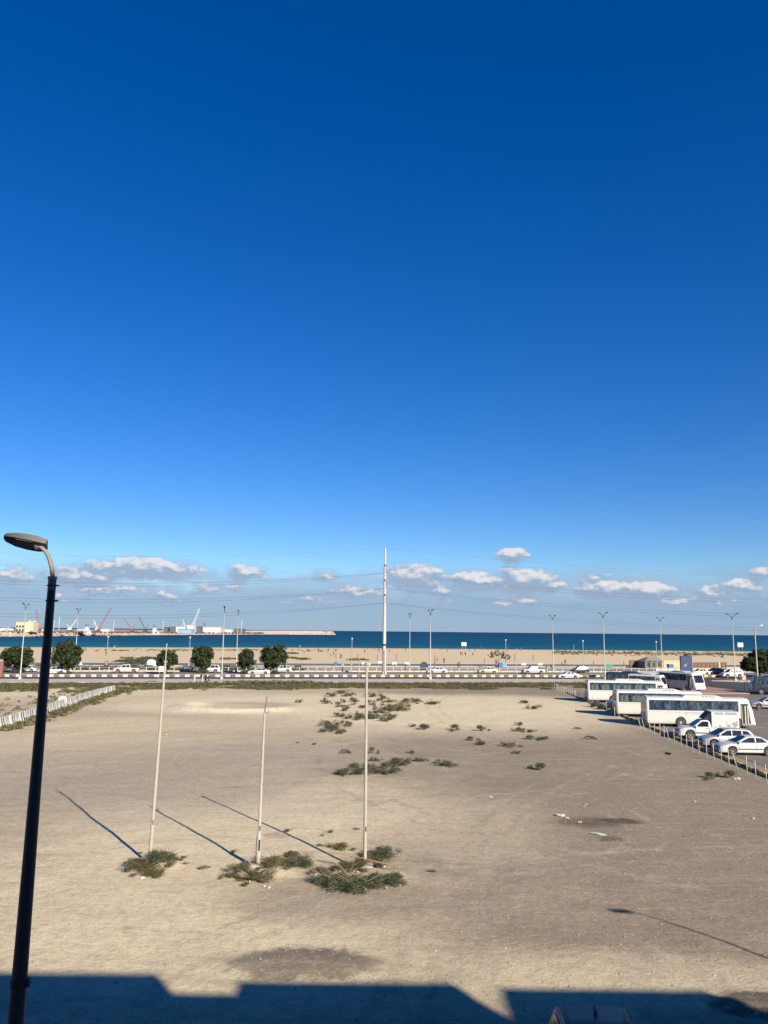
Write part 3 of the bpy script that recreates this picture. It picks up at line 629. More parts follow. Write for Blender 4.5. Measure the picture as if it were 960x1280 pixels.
    for s in (1, -1):
        b = MB(); b.box((0.0, s * (W / 2 + .004), cl + .30), ((wh[1] - wh[0]) * .70, .02, .07)); T.add('side_moulding', b.mesh('side_moulding', [m_black]))
        for xs__ in ([poly[0][0] - .06 for poly in side[-2:]] + [side[-1][-1][0] + .02]):
            if abs(xs__ - wh[0]) < R * 1.2 or abs(xs__ - wh[1]) < R * 1.2: continue
            b = MB(); b.box((xs__, s * (W / 2 * .992), (cl + belt) / 2 + .10), (.014, .03, (belt - cl) * .62)); T.add('door_seam', b.mesh('door_seam', [m_black]))
    b = MB(); b.box((nose - .035, 0, zn - .18), (.08, W * .46, .13)); T.add('grille', b.mesh('grille', [m_black]))
    b = MB(); b.box((nose - .06, 0, cl + .14), (.16, W * .66, .16)); T.add('bumper', b.mesh('bumper', [m_black]))
    b = MB(); b.box((tail + .03, 0, cl + .16), (.14, W * .80, .14)); T.add('bumper', b.mesh('bumper', [m_black]))
    b = MB(); b.box((nose + .02, 0, cl + .22), (.02, .50, .12)); T.add('number_plate', b.mesh('number_plate', [m_signwhite]))
    b = MB(); b.box((tail - .012, 0, zt - .22), (.02, .50, .12)); T.add('number_plate', b.mesh('number_plate', [m_signwhite]))
    b = MB(); b.box((0, 0, cl + .18), (L * .86, W * .66, .20)); T.add('underbody', b.mesh('underbody', [m_black]))
    if kind == 'pickup':
        b = MB(); b.add([(-2.5, -.72, 1.076), (-1.02, -.72, 1.076), (-1.02, .72, 1.076), (-2.5, .72, 1.076)], [(0, 1, 2, 3)])
        for s in (1, -1): b.box((-1.78, s * .78, 1.11), (1.62, .09, .12))
        b.box((-2.54, 0, 1.10), (.08, 1.6, .12)); T.add('cargo_bed', b.mesh('cargo_bed', [m_black]), None, (0, 0, 0), False)
        b = MB()
        for s in (1, -1): b.tube([(-1.1, s * .74, 1.08), (-1.14, s * .70, 1.62)], .03, 6)
        b.tube([(-1.14, -.70, 1.62), (-1.14, .70, 1.62)], .03, 6); T.add('roll_bar', b.mesh('roll_bar', [m_black]))
    return T
TS = {k: car_template(k) for k in ('sedan', 'suv', 'hatch', 'pickup', 'pickup_single')}

def bus_template(L=10.6, panes=8, door=True, curtains=False, mini=False):
    T = Tmpl(); W = 2.42; R = .47; cl = .34; Ht = 2.92; hx = L / 2
    wh = (-hx + 3.35, hx - 1.75) if not mini else (-hx + 1.9, hx - 1.3)
    rings = []
    def section(x, w, zb, zt):
        half = [(w * .93, zb), (w * .985, zb + .10), (w, zb + .35 if zb < .6 else zb + .08), (w, 1.70), (w * .987, 2.64), (w * .955, zt - .13), (w * .87, zt - .035), (w * .5, zt + .035), (0, zt + .05)]
        return [(x, y, z) for (y, z) in half] + [(x, -y, z) for (y, z) in half[-2::-1]]
    st = sorted(set([-hx + .12 + (L - .24) * i / 60 for i in range(61)] + [xw + k * R * 1.14 for xw in wh for k in (-1, -.97, -.9, -.75, .75, .9, .97, 1)]))
    rings.append(section(-hx, W / 2 * .93, cl + .06, Ht - .14))
    for x in st:
        zb = cl
        for xw in wh:
            d = abs(x - xw); RR = R * 1.14
            if d < RR: zb = max(zb, R + math.sqrt(RR * RR - d * d))
        w = W / 2 * (1 if x < hx - .5 else 1 - .05 * ((x - hx + .5) / .5) ** 2)
        sec = section(x, w, zb, Ht)
        if x > hx - 1.0:   # raked front
            k = (x - hx + 1.0); sec = [(px_ - max(0, (z - 1.25)) * .30 * k, y, z) for (px_, y, z) in sec]
        rings.append(sec)
    sec = section(hx, W / 2 * .92, cl + .05, Ht - .12); rings.append([(px_ - max(0, (z - 1.25)) * .32, y, z) for (px_, y, z) in sec])
    T.add('body', MB().loft(rings).mesh('body', [m_buswhite], 35), None, (0, 0, 0), True)
    # window band and panes
    x0, x1 = -hx + .28, hx - 1.55
    for s in (-1, 1):
        y0 = s * (W / 2 * .995 - .004); xe = x1 if s < 0 else hx - .75
        b = MB(); b.slab([(x0, y0, 1.66), (xe, y0, 1.66), (xe, y0 * .989, 2.67), (x0, y0 * .989, 2.67)], (0, s, 0), .012); T.add('window_band', b.mesh('window_band', [m_black]))
        np_ = panes; w_ = (xe - x0 - .06) / np_
        for k in range(np_):
            a = x0 + .05 + k * w_; c = a + w_ - .075
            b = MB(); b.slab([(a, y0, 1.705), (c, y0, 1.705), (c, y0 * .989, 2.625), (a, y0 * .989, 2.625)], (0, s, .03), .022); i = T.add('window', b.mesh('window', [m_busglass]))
            if curtains and s < 0:
                for (q0, q1) in ((.10, .40), (.46, .82)):
                    ca, cc = a + (c - a) * q0, a + (c - a) * q1
                    b = MB(); b.slab([(ca, y0 + s * .020, 1.73), (cc, y0 + s * .020, 1.73), (cc - .05, y0 * .989 + s * .020, 2.40), (ca + .05, y0 * .989 + s * .020, 2.40)], (0, s, .03), .006); T.add('curtain', b.mesh('curtain', [m_curtain]), i)
    # windscreen, rear window
    sl = lambda z: hx - max(0, z - 1.25) * .32
    b = MB(); b.slab([(sl(1.42), -.98, 1.42), (sl(1.42), .98, 1.42), (sl(2.55), .94, 2.55), (sl(2.55), -.94, 2.55)], (1, 0, .32), .03); T.add('windscreen', b.mesh('windscreen', [m_glass]))
    b = MB(); b.slab([(-hx, -.85, 1.75), (-hx, .85, 1.75), (-hx, .82, 2.50), (-hx, -.82, 2.50)], (-1, 0, 0), .03); T.add('rear_window', b.mesh('rear_window', [m_glass]))
    b = MB(); b.box((-hx - .015, 0, 1.05), (.04, 1.1, .62)); T.add('engine_cover', b.mesh('engine_cover', [m_galv]))
    b = MB(); b.box((-hx - .04, 0, .50), (.14, 2.2, .22)); T.add('bumper', b.mesh('bumper', [m_black]))
    b = MB(); b.box((hx + .0, 0, .52), (.16, 2.2, .30)); T.add('bumper', b.mesh('bumper', [m_buswhite]), None, (0, 0, 0), True)
    if door:
        # open doorway with folded leaves near the front, on the kerb side
        yd = -(W / 2); xa, xb = hx - 1.33, hx - .42
        b = MB(); b.slab([(xa, yd * .996, .50), (xb, yd * .996, .50), (xb - .20, yd * .985, 2.42), (xa, yd * .985, 2.42)], (0, -1, 0), .016); k = T.add('doorway', b.mesh('doorway', [m_black]))
        for q in (xa + .06, xa + .40, xa + .64):
            b = MB(); b.box((q, yd - .04, 1.35), (.10 if q > xa + .1 else .05, .05, 1.75)); T.add('door_leaf', b.mesh('door_leaf', [m_buswhite]), k)
        b = MB(); b.tube([(xa + .2, yd - .05, .9), (xa + .85, yd - .05, 1.25)], .018, 6); T.add('grab_rail', b.mesh('grab_rail', [m_galv]), k)
    # roof unit with vents
    b = MB(); ax0, ax1 = (-.30 * hx, .45 * hx); zt = Ht + .03
    def ru(x, w, z): return [(x, -w, zt - .06), (x, -w, zt + z * .7), (x, -w * .9, zt + z), (x, w * .9, zt + z), (x, w, zt + z * .7), (x, w, zt - .06)]
    b.loft([ru(ax0, .78, .02), ru(ax0 + .25, .82, .20), ru(ax1 - .5, .82, .20), ru(ax1, .76, .03)]); k = T.add('roof_air_conditioner', b.mesh('roof_air_conditioner', [m_buswhite], 30), None, (0, 0, 0), True)
    for q in range(4):
        b = MB(); b.box((ax1 - 1.9 + q * .34, -.83, zt + .08), (.24, .03, .05)); T.add('vent', b.mesh('vent', [m_black]), k)
    ty, rm = wheel_meshes(R, .30, bus=True)
    for xw in wh:
        for s in (1, -1): i = T.add('wheel', ty, None, (xw, s * (W / 2 - .17), R)); T.add('rim', rm, i)
    for s in (1, -1):
        b = MB(); b.box((hx - .02, s * .86, .88), (.12, .34, .22)); T.add('headlight', b.mesh('headlight', [m_chrome]))
        b = MB(); b.box((-hx - .01, s * 1.0, .95), (.06, .16, .55)); T.add('taillight', b.mesh('taillight', [m_red]))
        b = MB(); b.tube([(hx - .35, s * 1.12, 2.45), (hx + .18, s * 1.32, 2.35), (hx + .2, s * 1.34, 2.15)], .025, 6); b.box((hx + .2, s * 1.34, 1.98), (.08, .20, .36)); T.add('mirror', b.mesh('mirror', [m_black]))
    b = MB(); b.box((0, 0, .46), (L * .9, W * .8, .22)); T.add('underbody', b.mesh('underbody', [m_black]))
    b = MB()
    for s in (-1, 1): b.box((x0 + (x1 - x0) / 2, s * (W / 2 + .003), 1.50), (x1 - x0, .02, .03))
    T.add('side_moulding', b.mesh('side_moulding', [m_galv]))
    return T
T_BUS = bus_template(); T_BUSC = bus_template(curtains=True, panes=6); T_MINI = bus_template(L=7.2, panes=5, mini=True)
BG = 'white staff buses parked in a row'
bus1 = T_BUS.place('parked_bus', 'white bus nearest the camera with open front door and faded blue lettering', 'bus', (32.25, 80.95, 0.02), rad(-5.0), group=BG)
# faded lettering on its side: two unreadable lines of small pale blue strokes
m_letter = mat('faded_blue_lettering', (.30, .38, .55), .6)
b = MB(); rr_ = random.Random(3)
for (zz, xa, xb) in ((1.44, -1.6, .9), (1.29, -1.6, 1.0)):
    x = xa
    while x < xb:
        w = rr_.uniform(.03, .08)
        b.box((x + w / 2, -1.219, zz + rr_.uniform(-.015, .015)), (w, .012, rr_.uniform(.04, .09)))
        if rr_.random() < .5: b.box((x + w / 2, -1.219, zz + rr_.uniform(.05, .07)), (w * 1.2, .010, .02))
        x += w + rr_.choice((.03, .03, .04, .14))
b.obj('lettering', m_letter, bus1)['kind'] = 'stuff'
T_BUSC.place('parked_bus', 'white bus second from the camera, its rear half showing beside the nearest bus', 'bus', (31.6, 90.05, 0.02), rad(-6.0), group=BG, scale=(.93, 1, .99))
T_BUSC.place('parked_bus', 'white bus with drawn curtains, third from the camera, rear overhanging the dark shrub', 'bus', (33.4, 107.9, 0.02), rad(-5.0), group=BG, scale=(1, 1, 1))
T_MINI.place('parked_bus', 'dark windowed bus behind the third white bus under green sign', 'bus', (41.8, 133.0, 0.03), rad(-32), group=BG, paint=m_navycar, scale=(1, 1, .95))
T_MINI.place('parked_bus', 'small white minibus between the dark bus and the coach behind the bus row', 'bus', (43.4, 128.5, 0.03), rad(-40), group=BG, scale=(.8, .9, .92))
T_MINI.place('parked_bus', 'white minibus seen over the roof of the third bus, just left of the coach', 'bus', (48.0, 133.5, 0.03), rad(-35), group=BG, scale=(.9, .95, .97))
T_MINI.place('parked_bus', 'pinkish white coach facing the camera beside the paved island', 'bus', (49.6, 130.6, 0.17), rad(-62), group=BG, scale=(1.1, 1.05, 1.0))

def park(kind, name, label, cat, loc, rz, paint=None, group=None, scale=None):
    p = Vector(loc); return TS[kind].place(name, label, cat, p, rz, paint or m_white, group, scale)
PG = 'vehicles parked in the lot on the right'
park('sedan', 'parked_car', 'white sedan parked nose in to the posts, nearest car in the lot', 'car', (28.75, 62.75, .02), rad(178), group=PG)
park('hatch', 'parked_car', 'silver hatchback with shaded front between white sedan and box truck', 'car', (28.85, 66.6, .02), rad(179), m_silver, PG)
tk = park('pickup_single', 'box_truck', 'small white box truck with grey peeling patches on its cargo box', 'truck', (29.3, 71.6, .02), rad(174), group=PG)
b = MB(); b.box((-1.45, 0, 1.72), (2.35, 1.75, 1.52)); bx_ = b.obj('cargo_box', m_white, tk)
rr_ = random.Random(5); m_peel = mat('peeled_grey', (.30, .29, .28), .8)
for s in (1, -1):
    for (cx, cz, w, h) in ((-2.25, 1.35, .55, .50), (-1.72, 1.30, .42, .34), (-1.0, 1.22, .40, .24), (-2.42, 1.62, .22, .3), (-1.55, 1.50, .16, .16), (-.62, 1.12, .18, .16)):
        poly = [(cx + w / 2 * math.cos(a) * rr_.uniform(.6, 1.1), s * .876, cz + h / 2 * math.sin(a) * rr_.uniform(.6, 1.1)) for a in [2 * math.pi * k / 9 for k in range(9)]]
        MB().slab(poly, (0, s, 0), .006).obj('peeling_patch', m_peel, bx_)
    for (xa, xb) in ((-2.45, -1.42), (-1.28, -.55)): MB().slab([(xa, s * .876, 2.22), (xb, s * .876, 2.22), (xb, s * .876, 2.42), (xa, s * .876, 2.42)], (0, s, 0), .006).obj('grey_panel', m_peel, bx_)
b = MB(); b.add([(-.27, -.8, 2.45), (-.27, .8, 2.45), (.42, .7, 1.80), (.42, -.7, 1.80), (-.27, -.8, 1.80), (-.27, .8, 1.80)], [(0, 1, 2, 3), (0, 4, 5, 1), (0, 3, 4), (1, 5, 2), (4, 3, 2, 5)]); b.obj('wind_deflector', m_black, tk)
park('suv', 'parked_car', 'black car nose between second and third bus, in the shade', 'car', (30.3, 97.6, .02), rad(180), m_darkcar, PG)
park('sedan', 'parked_car', 'silver sedan with shaded side at right edge in front of dark van', 'car', (49.4, 100.9, .02), rad(172), m_silver, PG)
# dark van at the right edge
T_VAN = bus_template(L=6.4, panes=4, door=False, mini=True)
T_VAN.place('parked_van', 'dark blue grey minivan bus cut by the right edge behind the silver sedan', 'van', (62.3, 125.6, .02), rad(168), m_navycar, PG, (1.0, .95, .92))
# near cars at the bottom, in the shade of the building
park('suv', 'parked_car', 'dark blue SUV at the bottom edge, roof and windscreen in building shade', 'car', (4.22, 15.15, .02), rad(-94), m_suvdark, None)
sv_o = [o for o in bpy.data.objects if o.get('label', '').startswith('dark blue SUV')][0]
for s_ in (1, -1): MB().tube([(-1.9, s_ * .62, 1.80), (-1.7, s_ * .62, 1.85), (-.1, s_ * .62, 1.86), (.15, s_ * .62, 1.81)], .02, 6).obj('roof_rail', m_black, sv_o, 40)
MB().add([(-1.75, -.03, 1.785), (-1.45, -.03, 1.79), (-1.75, .03, 1.785), (-1.45, .03, 1.79), (-1.74, 0, 1.88)], [(0, 1, 4), (1, 3, 4), (3, 2, 4), (2, 0, 4), (0, 2, 3, 1)]).obj('antenna_fin', m_black, sv_o)
park('sedan', 'parked_car', 'black sedan beside the dark SUV at the bottom edge', 'car', (6.75, 14.75, .02), rad(-98), m_suvdark, None)
# cars on the coast road
RG = 'vehicles on the coast road'
def road_car(kind, px, v, label, face=0, paint=None, name='car', cat='car', scale=None):
    # place on the road line v so that it is seen above column px
    u = None
    for k in range(-1500, 1800):
        p = RD(k * .1, v); d = p - Vector((0, 0, CAM_H)); q = 480 + FPX * d.dot(RT) / d.dot(FW)
        if q >= px: u = k * .1; break
    p = RD(u, v, .04); return park(kind, name, label, cat, p, TH + (math.pi if face else 0), paint, RG, scale)
road_car('sedan', 31, 28, 'white sedan behind the leftmost round tree on the coast road', 0)
road_car('hatch', 69, 19.5, 'white car partly hidden by the near lamp post on the coast road', 1)
road_car('pickup', 157, 25.5, 'white double cab pickup beside the first open fence section', 1, name='pickup_truck', cat='pickup')
road_car('suv', 261, 26, 'white people carrier right behind the four walking people', 1, scale=(1, 1, .95))
road_car('sedan', 323, 18.5, 'white sedan between the two trees left of the power pole', 1)
road_car('hatch', 352, 27.5, 'white hatchback emerging behind the biggest round tree', 1)
road_car('sedan', 546, 24, 'white sedan driving behind the lamp post right of the power pole', 1)
road_car('sedan', 609, 24.5, 'cream coloured sedan on the coast road by the small tree', 1, m_cream)
road_car('pickup', 666, 23, 'white pickup with rider rails on the far carriageway', 1, name='pickup_truck', cat='pickup')
road_car('sedan', 709, 5.2, 'white sedan on the near carriageway just left of the bus row', 1)
road_car('hatch', 724, 27, 'dark grey hatchback on the far carriageway above the first bus', 1, m_darkcar)
park('sedan', 'parked_car', 'white sedan parked right of the navy billboard', 'car', RD(103, 15.5, .04) if False else G(877, 844.5) + Vector((0, 1, .04)), TH + math.pi, None, 'cars parked by the brown wall')
park('hatch', 'parked_car', 'dark car tucked behind the white SUV by the brown wall', 'car', G(898, 844) + Vector((0, 2, .04)), rad(200), m_darkcar, 'cars parked by the brown wall')
park('sedan', 'parked_car', 'white car half hidden between dark car and white SUV', 'car', G(907, 843.5) + Vector((0, 2.5, .04)), rad(215), None, 'cars parked by the brown wall')
park('suv', 'parked_car', 'white SUV with dark front standing by the tall lamp on the island', 'car', G(917, 847.5) + Vector((0, 1, .04)), rad(186), None, 'cars parked by the brown wall')

# ================================================================== LAMPS, POLES, WIRES
def street_lamp_template():
    T = Tmpl(); b = MB(); b.tube([(0, 0, 0), (0, 0, .02)], .28, 12); b.box((0, 0, .22), (.42, .42, .42)); T.add('base', b.mesh('base', [m_conc]))
    b = MB(); b.tube([(0, 0, .4), (0, 0, 1.8), (0, 0, 1.85), (0, 0, 12.6)], [.15, .145, .12, .065], 12); T.add('pole', b.mesh('pole', [m_galv], 40))
    for s in (1, -1):
        b = MB(); b.tube([(0, s * .02, 12.3), (0, s * .25, 12.7), (0, s * .8, 13.15), (0, s * 1.3, 13.35)], [.06, .055, .05, .045], 8); k = T.add('arm', b.mesh('arm', [m_lampbody], 40))
        b = MB(); rings = []
        for (y, w, h0, h1) in ((1.15, .06, 13.28, 13.36), (1.35, .14, 13.28, 13.40), (1.9, .17, 13.38, 13.50), (2.15, .10, 13.46, 13.52)):
            rings.append([(-w, s * y, h0), (w, s * y, h0), (w * .8, s * y, h1), (-w * .8, s * y, h1)])
        b.loft(rings); T.add('lamp_head', b.mesh('lamp_head', [m_lampbody], 40), k)
    return T
T_SL = street_lamp_template()
SLG = 'double headed street lamps along the coast road'
LAMPS = [((25, 850), 'near row double lamp, leftmost, left of the near black lamp post'), ((93, 838), 'far row double lamp behind the second round tree from left'), ((277, 850), 'near row lamp beside the four walking people'), ((295, 840), 'far row lamp beside the round tree right of the walking people'),
         ((512, 839), 'far row lamp just right of the power pole'), ((538, 850), 'near row lamp in front of the driving white sedan'), ((692, 839.5), 'far row lamp by the group of people near white pickup'), (None, 'tall double lamp rising behind the third bus'), ((828, 838.5), 'far row lamp left of the navy billboard'), ((919.5, 852), 'double lamp standing on the traffic island at right')]
for (p, lab) in LAMPS:
    loc = G(*p) if p else RD(46.1, 1.5); loc.z = .12
    T_SL.place('street_lamp', lab, 'street lamp', loc, TH, group=SLG)
# single post leaning, right edge
def tilt(o, dx, dy): o.rotation_euler = (-dy, dx, o.rotation_euler.z); return o
p = G(948, 862); T1 = thing('street_lamp', 'white single arm lamp pole in front of the dark van, right edge', 'street lamp', (p.x, p.y, .02), 0)
MB().tube([(0, 0, 0), (0, 0, 1.2), (0, 0, 10.6)], [.17, .15, .09], 10).obj('pole', m_polewhite, T1, 40)
MB().tube([(0, 0, 10.5), (.3, 0, 10.75), (.9, 0, 10.95)], .05, 8).obj('arm', m_galv, T1, 40)
MB().loft([[(.8, -.08, 10.9), (.8, .08, 10.9), (.8, .06, 11.0), (.8, -.06, 11.0)], [(1.1, -.16, 10.92), (1.1, .16, 10.92), (1.1, .12, 11.06), (1.1, -.12, 11.06)], [(1.55, -.10, 11.02), (1.55, .10, 11.02), (1.55, .06, 11.08), (1.55, -.06, 11.08)]]).obj('lamp_head', m_galv, T1)
# promenade light columns
PLG = 'white light columns along the promenade'
T_PL = Tmpl(); b = MB(); b.tube([(0, 0, 0), (0, 0, .5)], .16, 10); T_PL.add('base', b.mesh('base', [m_whiteconc])); b = MB(); b.tube([(0, 0, .5), (0, 0, 6.9)], [.11, .07], 10); T_PL.add('column', b.mesh('column', [m_galv], 40)); b = MB(); b.tube([(0, 0, 6.9), (0, 0, 7.0), (0, 0, 7.25), (0, 0, 7.35)], [.08, .20, .22, .1], 10); T_PL.add('lantern', b.mesh('lantern', [m_signwhite], 40))
for (px, py, lab) in ((133, 832, 'white promenade light column left of the white pickup'), (236, 832, 'white promenade light column between third and fourth round trees'), (439.5, 832, 'white promenade light column left of the power pole'), (632.5, 833, 'white promenade light column by the blue bins and small tree'), (729.5, 834, 'white promenade light column above the dark hatchback'), (821.5, 836, 'white promenade light column beside the low dark building')):
    T_PL.place('light_column', lab, 'light column', G(px, py) + Vector((0, 0, .05)), 0, group=PLG)

# power pole and wires
PP = RD(3.0, 17.8) if False else G(480, 844.5); PP.z = 0.02
pw = thing('power_pole', 'tall white concrete power pole in the centre carrying three pairs of wires', 'power pole', PP, TH)
MB().tube([(0, 0, 0), (0, 0, .9)], .55, 12).obj('footing', m_whiteconc, pw)
MB().tube([(0, 0, .9), (0, 0, 9), (0, 0, 27.2)], [.42, .36, .19], 14).obj('shaft', m_whiteconc, pw, 40)
MB().tube([(0, 0, 6.2), (0, 0, 6.6)], .41, 14).obj('clamp_band', m_black, pw)
LV = [(23.4, 21.4), (20.2, 18.1), (17.05, 14.95)]
for (za, zw) in LV:
    b = MB(); b.tube([(0, -1.3, za - .15), (0, 0, za + .1), (0, 1.3, za - .15)], [.07, .13, .07], 8); k = b.obj('crossarm', m_black, pw)
    for s in (1, -1):
        b = MB(); pts = [(0, s * 1.25, za - .2)]; rs = [.05]
        for j in range(8): z = za - .3 - j * .19; pts += [(0, s * 1.25, z), (0, s * 1.25, z - .05), (0, s * 1.25, z - .1)]; rs += [.05, .13, .05]
        b.tube(pts, rs, 8); b.obj('insulator', m_galv, k)
wg = 'overhead wires of the power line'
def wire(x0, z0, yoff, span, sag, z1, label, r=.022, side=-1):
    b = MB(); pts = []
    for i in range(33):
        t = i / 32; u = side * span * t; z = z0 + (z1 - z0) * t - 4 * sag * t * (1 - t); a = TH
        pts.append((PP.x + u * math.cos(a) - yoff * math.sin(a), PP.y + u * math.sin(a) + yoff * math.cos(a), z))
    return tag(b.tube(pts, r, 5, cap=False).obj('power_wire', m_cable), label, 'wire', wg)
names = ('upper', 'middle', 'lower')
for i, (za, zw) in enumerate(LV):
    for yo, nm, ds in ((-1.25, 'upper strand', 0.0), (1.25, 'lower strand', .55)):
        wire(0, zw + .35, yo, 128, 3.5 + ds, zw + .35, f'{nm} of the {names[i]} pair of wires running left from the power pole', side=-1)
        wire(0, zw + .35, yo, 190, 4.4 + ds, zw + .35, f'{nm} of the {names[i]} pair of wires running right from the power pole', side=1)
wire(0, 27.2, 0, 128, 3.4, 27.2, 'thin top earth wire running left from the power pole tip', .012, -1); wire(0, 27.2, 0, 190, 4.0, 27.2, 'thin top earth wire running right from the power pole tip', .012, 1)

# ---- flagpoles in the lot
def flagpole(px, py, lean, sections, label, hatch=False, cap=True):
    p = on(G(px, py)); t = thing('flagpole', label, 'pole', p); t.rotation_euler = (lean[1], lean[0], 0)
    MB().tube([(0, 0, -.1), (0, 0, .06)], .17, 12).obj('base_plate', m_polewhite, t)
    zs = [s_[0] for s_ in sections]; MB().tube([(0, 0, z) for z in zs], [s_[1] for s_ in sections], 12).obj('shaft', m_polewhite, t, 40); return t
f1 = flagpole(187, 1081, (.026, 0), [(0, .076), (3.5, .064), (7.75, .044)], 'leftmost bare flagpole in the lot, cream, leaning slightly right')
MB().tube([(0, 0, 7.7), (0, 0, 8.5)], .022, 8).obj('mast_tip', m_polewhite, f1)
MB().tube([(0, 0, 7.72), (0, 0, 7.8)], .085, 10).obj('collar', m_galv, f1)
f2 = flagpole(322, 1088, (.012, 0), [(0, .105), (1.05, .105), (1.12, .095), (1.2, .066), (3.6, .056), (5.85, .044)], 'middle bare flagpole with open access hatch and thin bent tip')
MB().tube([(0, 0, 5.8), (.02, 0, 6.1), (.07, 0, 6.5)], [.028, .022, .016], 8).obj('mast_tip', m_wood, f2)
b = MB(); b.tube([(.05, 0, 5.82), (.14, -.02, 5.86)], .03, 6); b.box((.16, -.02, 5.86), (.10, .08, .08)); b.tube([(.06, -.04, 3.1), (.10, -.06, 3.1)], .02, 6); b.obj('cleat', m_galv, f2)
b = MB(); b.box((.04, -.088, .80), (.06, .05, .40)); b.obj('access_hatch', m_black, f2)
f3 = flagpole(456, 1089, (-.004, 0), [(0, .075), (3.5, .063), (7.8, .044)], 'rightmost bare flagpole in the lot, tallest, beside the biggest shrub clump')
MB().tube([(0, 0, 7.78), (0, 0, 7.88)], .10, 10).obj('cap', m_galv, f3)

for fp, hs2, rb in ((f1, (1.3, 2.6, 5.2), (.085, .08, .068)), (f3, (1.2, 2.9, 5.6), (.083, .078, .066)), (f2, (2.2, 4.3), (.074, .064))):
    b = MB(); b.box((.06, -.09, 1.45), (.05, .06, .16)); b.tube([(.06, -.12, 1.38), (.06, -.12, 1.52)], .012, 6); b.obj('cleat', m_galv, fp)
    MB().box((0, 0, .02), (.62, .62, .16)).obj('footing', m_conc, fp)
# ---- near lamp post, in the shade of the building except for its arm
Yl = 6.25
def at_y(px, py, y=Yl):
    d = pix_dir(px, py); return Vector((0, 0, CAM_H)) + d * (y / d.y)
lp_top = at_y(65.5, 724); lp_low = at_y(24, 1228)
lb = Vector((lp_low.x + (lp_low.x - lp_top.x) * (lp_low.z) / (lp_top.z - lp_low.z), Yl, 0))
nl = thing('street_lamp', 'near black street lamp post with curved arm at left edge', 'street lamp', (lb.x, lb.y, 0)); T0 = lp_top - lb
at_z = lambda z: Vector((T0.x * z / T0.z, 0, z))
MB().tube([(0, 0, 0), (0, 0, .5)], .16, 16).obj('base', m_lampdark, nl, 40)
MB().tube([at_z(.4), at_z(lp_low.z), at_z(9.0), at_z(lp_top.z)], [.085, .0555, .036, .0305], 20).obj('shaft', m_lampdark, nl, 40)
for (py_, r, k) in ((1228, .064, .05), (750.5, .040, .012), (731.5, .040, .010)):
    q = at_y(24, py_); q = at_z(q.z); b = MB(); b.tube([q - Vector((0, 0, k / 2)), q + Vector((0, 0, k / 2))], r, 18); b.box((q.x + r, q.y, q.z), (.03, .04, k * 1.1)); b.obj('clamp_band', m_black, nl, 40)
q = at_z(lp_top.z); MB().tube([q + Vector((0, 0, -.09)), q + Vector((0, 0, .015))], .0320, 20).obj('sleeve', m_lamparm, nl, 40)
MB().tube([q + Vector((0, 0, .0)), q + Vector((0, 0, .022))], .0365, 20).obj('collar', m_polewhite, nl, 40)
a1 = at_y(66, 720) - lb; arm = [at_y(66, 722) - lb, at_y(65, 711) - lb, at_y(62, 699) - lb, at_y(57.5, 690) - lb, at_y(52, 684.5) - lb, at_y(47, 681) - lb]
MB().tube(arm, [.0185, .018, .0172, .0165, .016, .015], 14).obj('arm', m_lamparm, nl, 60)
# lamp head: flat LED lantern seen from below
hc = arm[-1]; hd = Vector((-.95, -.26, .17)).normalized(); sd = hd.cross(Vector((0, .55, .84))).normalized(); ud = sd.cross(hd)
b = MB(); rings = []
for (l, w, h0, h1) in ((-.075, .050, -.008, .018), (-.066, .070, -.014, .022), (0, .084, -.020, .026), (.08, .086, -.020, .025), (.17, .076, -.015, .022), (.245, .048, -.004, .018), (.262, .022, .003, .014)):
    rings.append([hc + hd * l + sd * (w * c) + ud * (h0 if e == 0 else h1) for (c, e) in ((-.8, 0), (0, 0), (.8, 0), (1, .5), (.85, 1), (0, 1), (-.85, 1), (-1, .5))])
hd_o = b.loft(rings).obj('lamp_head', m_lampbody, nl, 40)
b = MB(); b.loft([[hc + hd * l + sd * w * c + ud * z for (c, z) in ((-1, -.0245), (1, -.0245), (1, -.018), (-1, -.018))] for (l, w) in ((.03, .055), (.16, .05))]); b.obj('lens', mat('lamp_lens_dark', (.07, .06, .06), .3), hd_o)
b = MB(); b.tube([hc - hd * .012 - ud * .045, hc + hd * .012 - ud * .008], .020, 12); b.obj('knuckle', m_lampbody, nl, 40)
# its neighbour out of frame to the right, whose shadow lies across the lot
hs_ = Vector((8.25, 27.75)); sh = Vector((-math.sin(rad(SUN_AZ)), -math.cos(rad(SUN_AZ)))) / math.tan(rad(SUN_EL)); z_h = 9.9; bb = hs_ - sh * z_h
nb = thing('street_lamp', 'street lamp out of frame at right, casting the thin shadow across the lot', 'street lamp', (bb.x + .55, bb.y + .1, 0))
MB().tube([(0, 0, 0), (0, 0, 9.4)], [.10, .042], 14).obj('shaft', m_lampdark, nb, 40)
MB().tube([(0, 0, 9.35), (-.02, 0, 9.6), (-.12, 0, 9.8), (-.3, 0, 9.9)], .028, 10).obj('arm', m_lamparm, nb, 40)
MB().loft([[(-.2, -.06, 9.86), (-.2, .06, 9.86), (-.2, .06, 9.94), (-.2, -.06, 9.94)], [(-.4, -.15, 9.86), (-.4, .15, 9.86), (-.4, .13, 9.96), (-.4, -.13, 9.96)], [(-.85, -.12, 9.92), (-.85, .12, 9.92), (-.85, .10, 9.98), (-.85, -.10, 9.98)]]).obj('lamp_head', m_lampbody, nb)

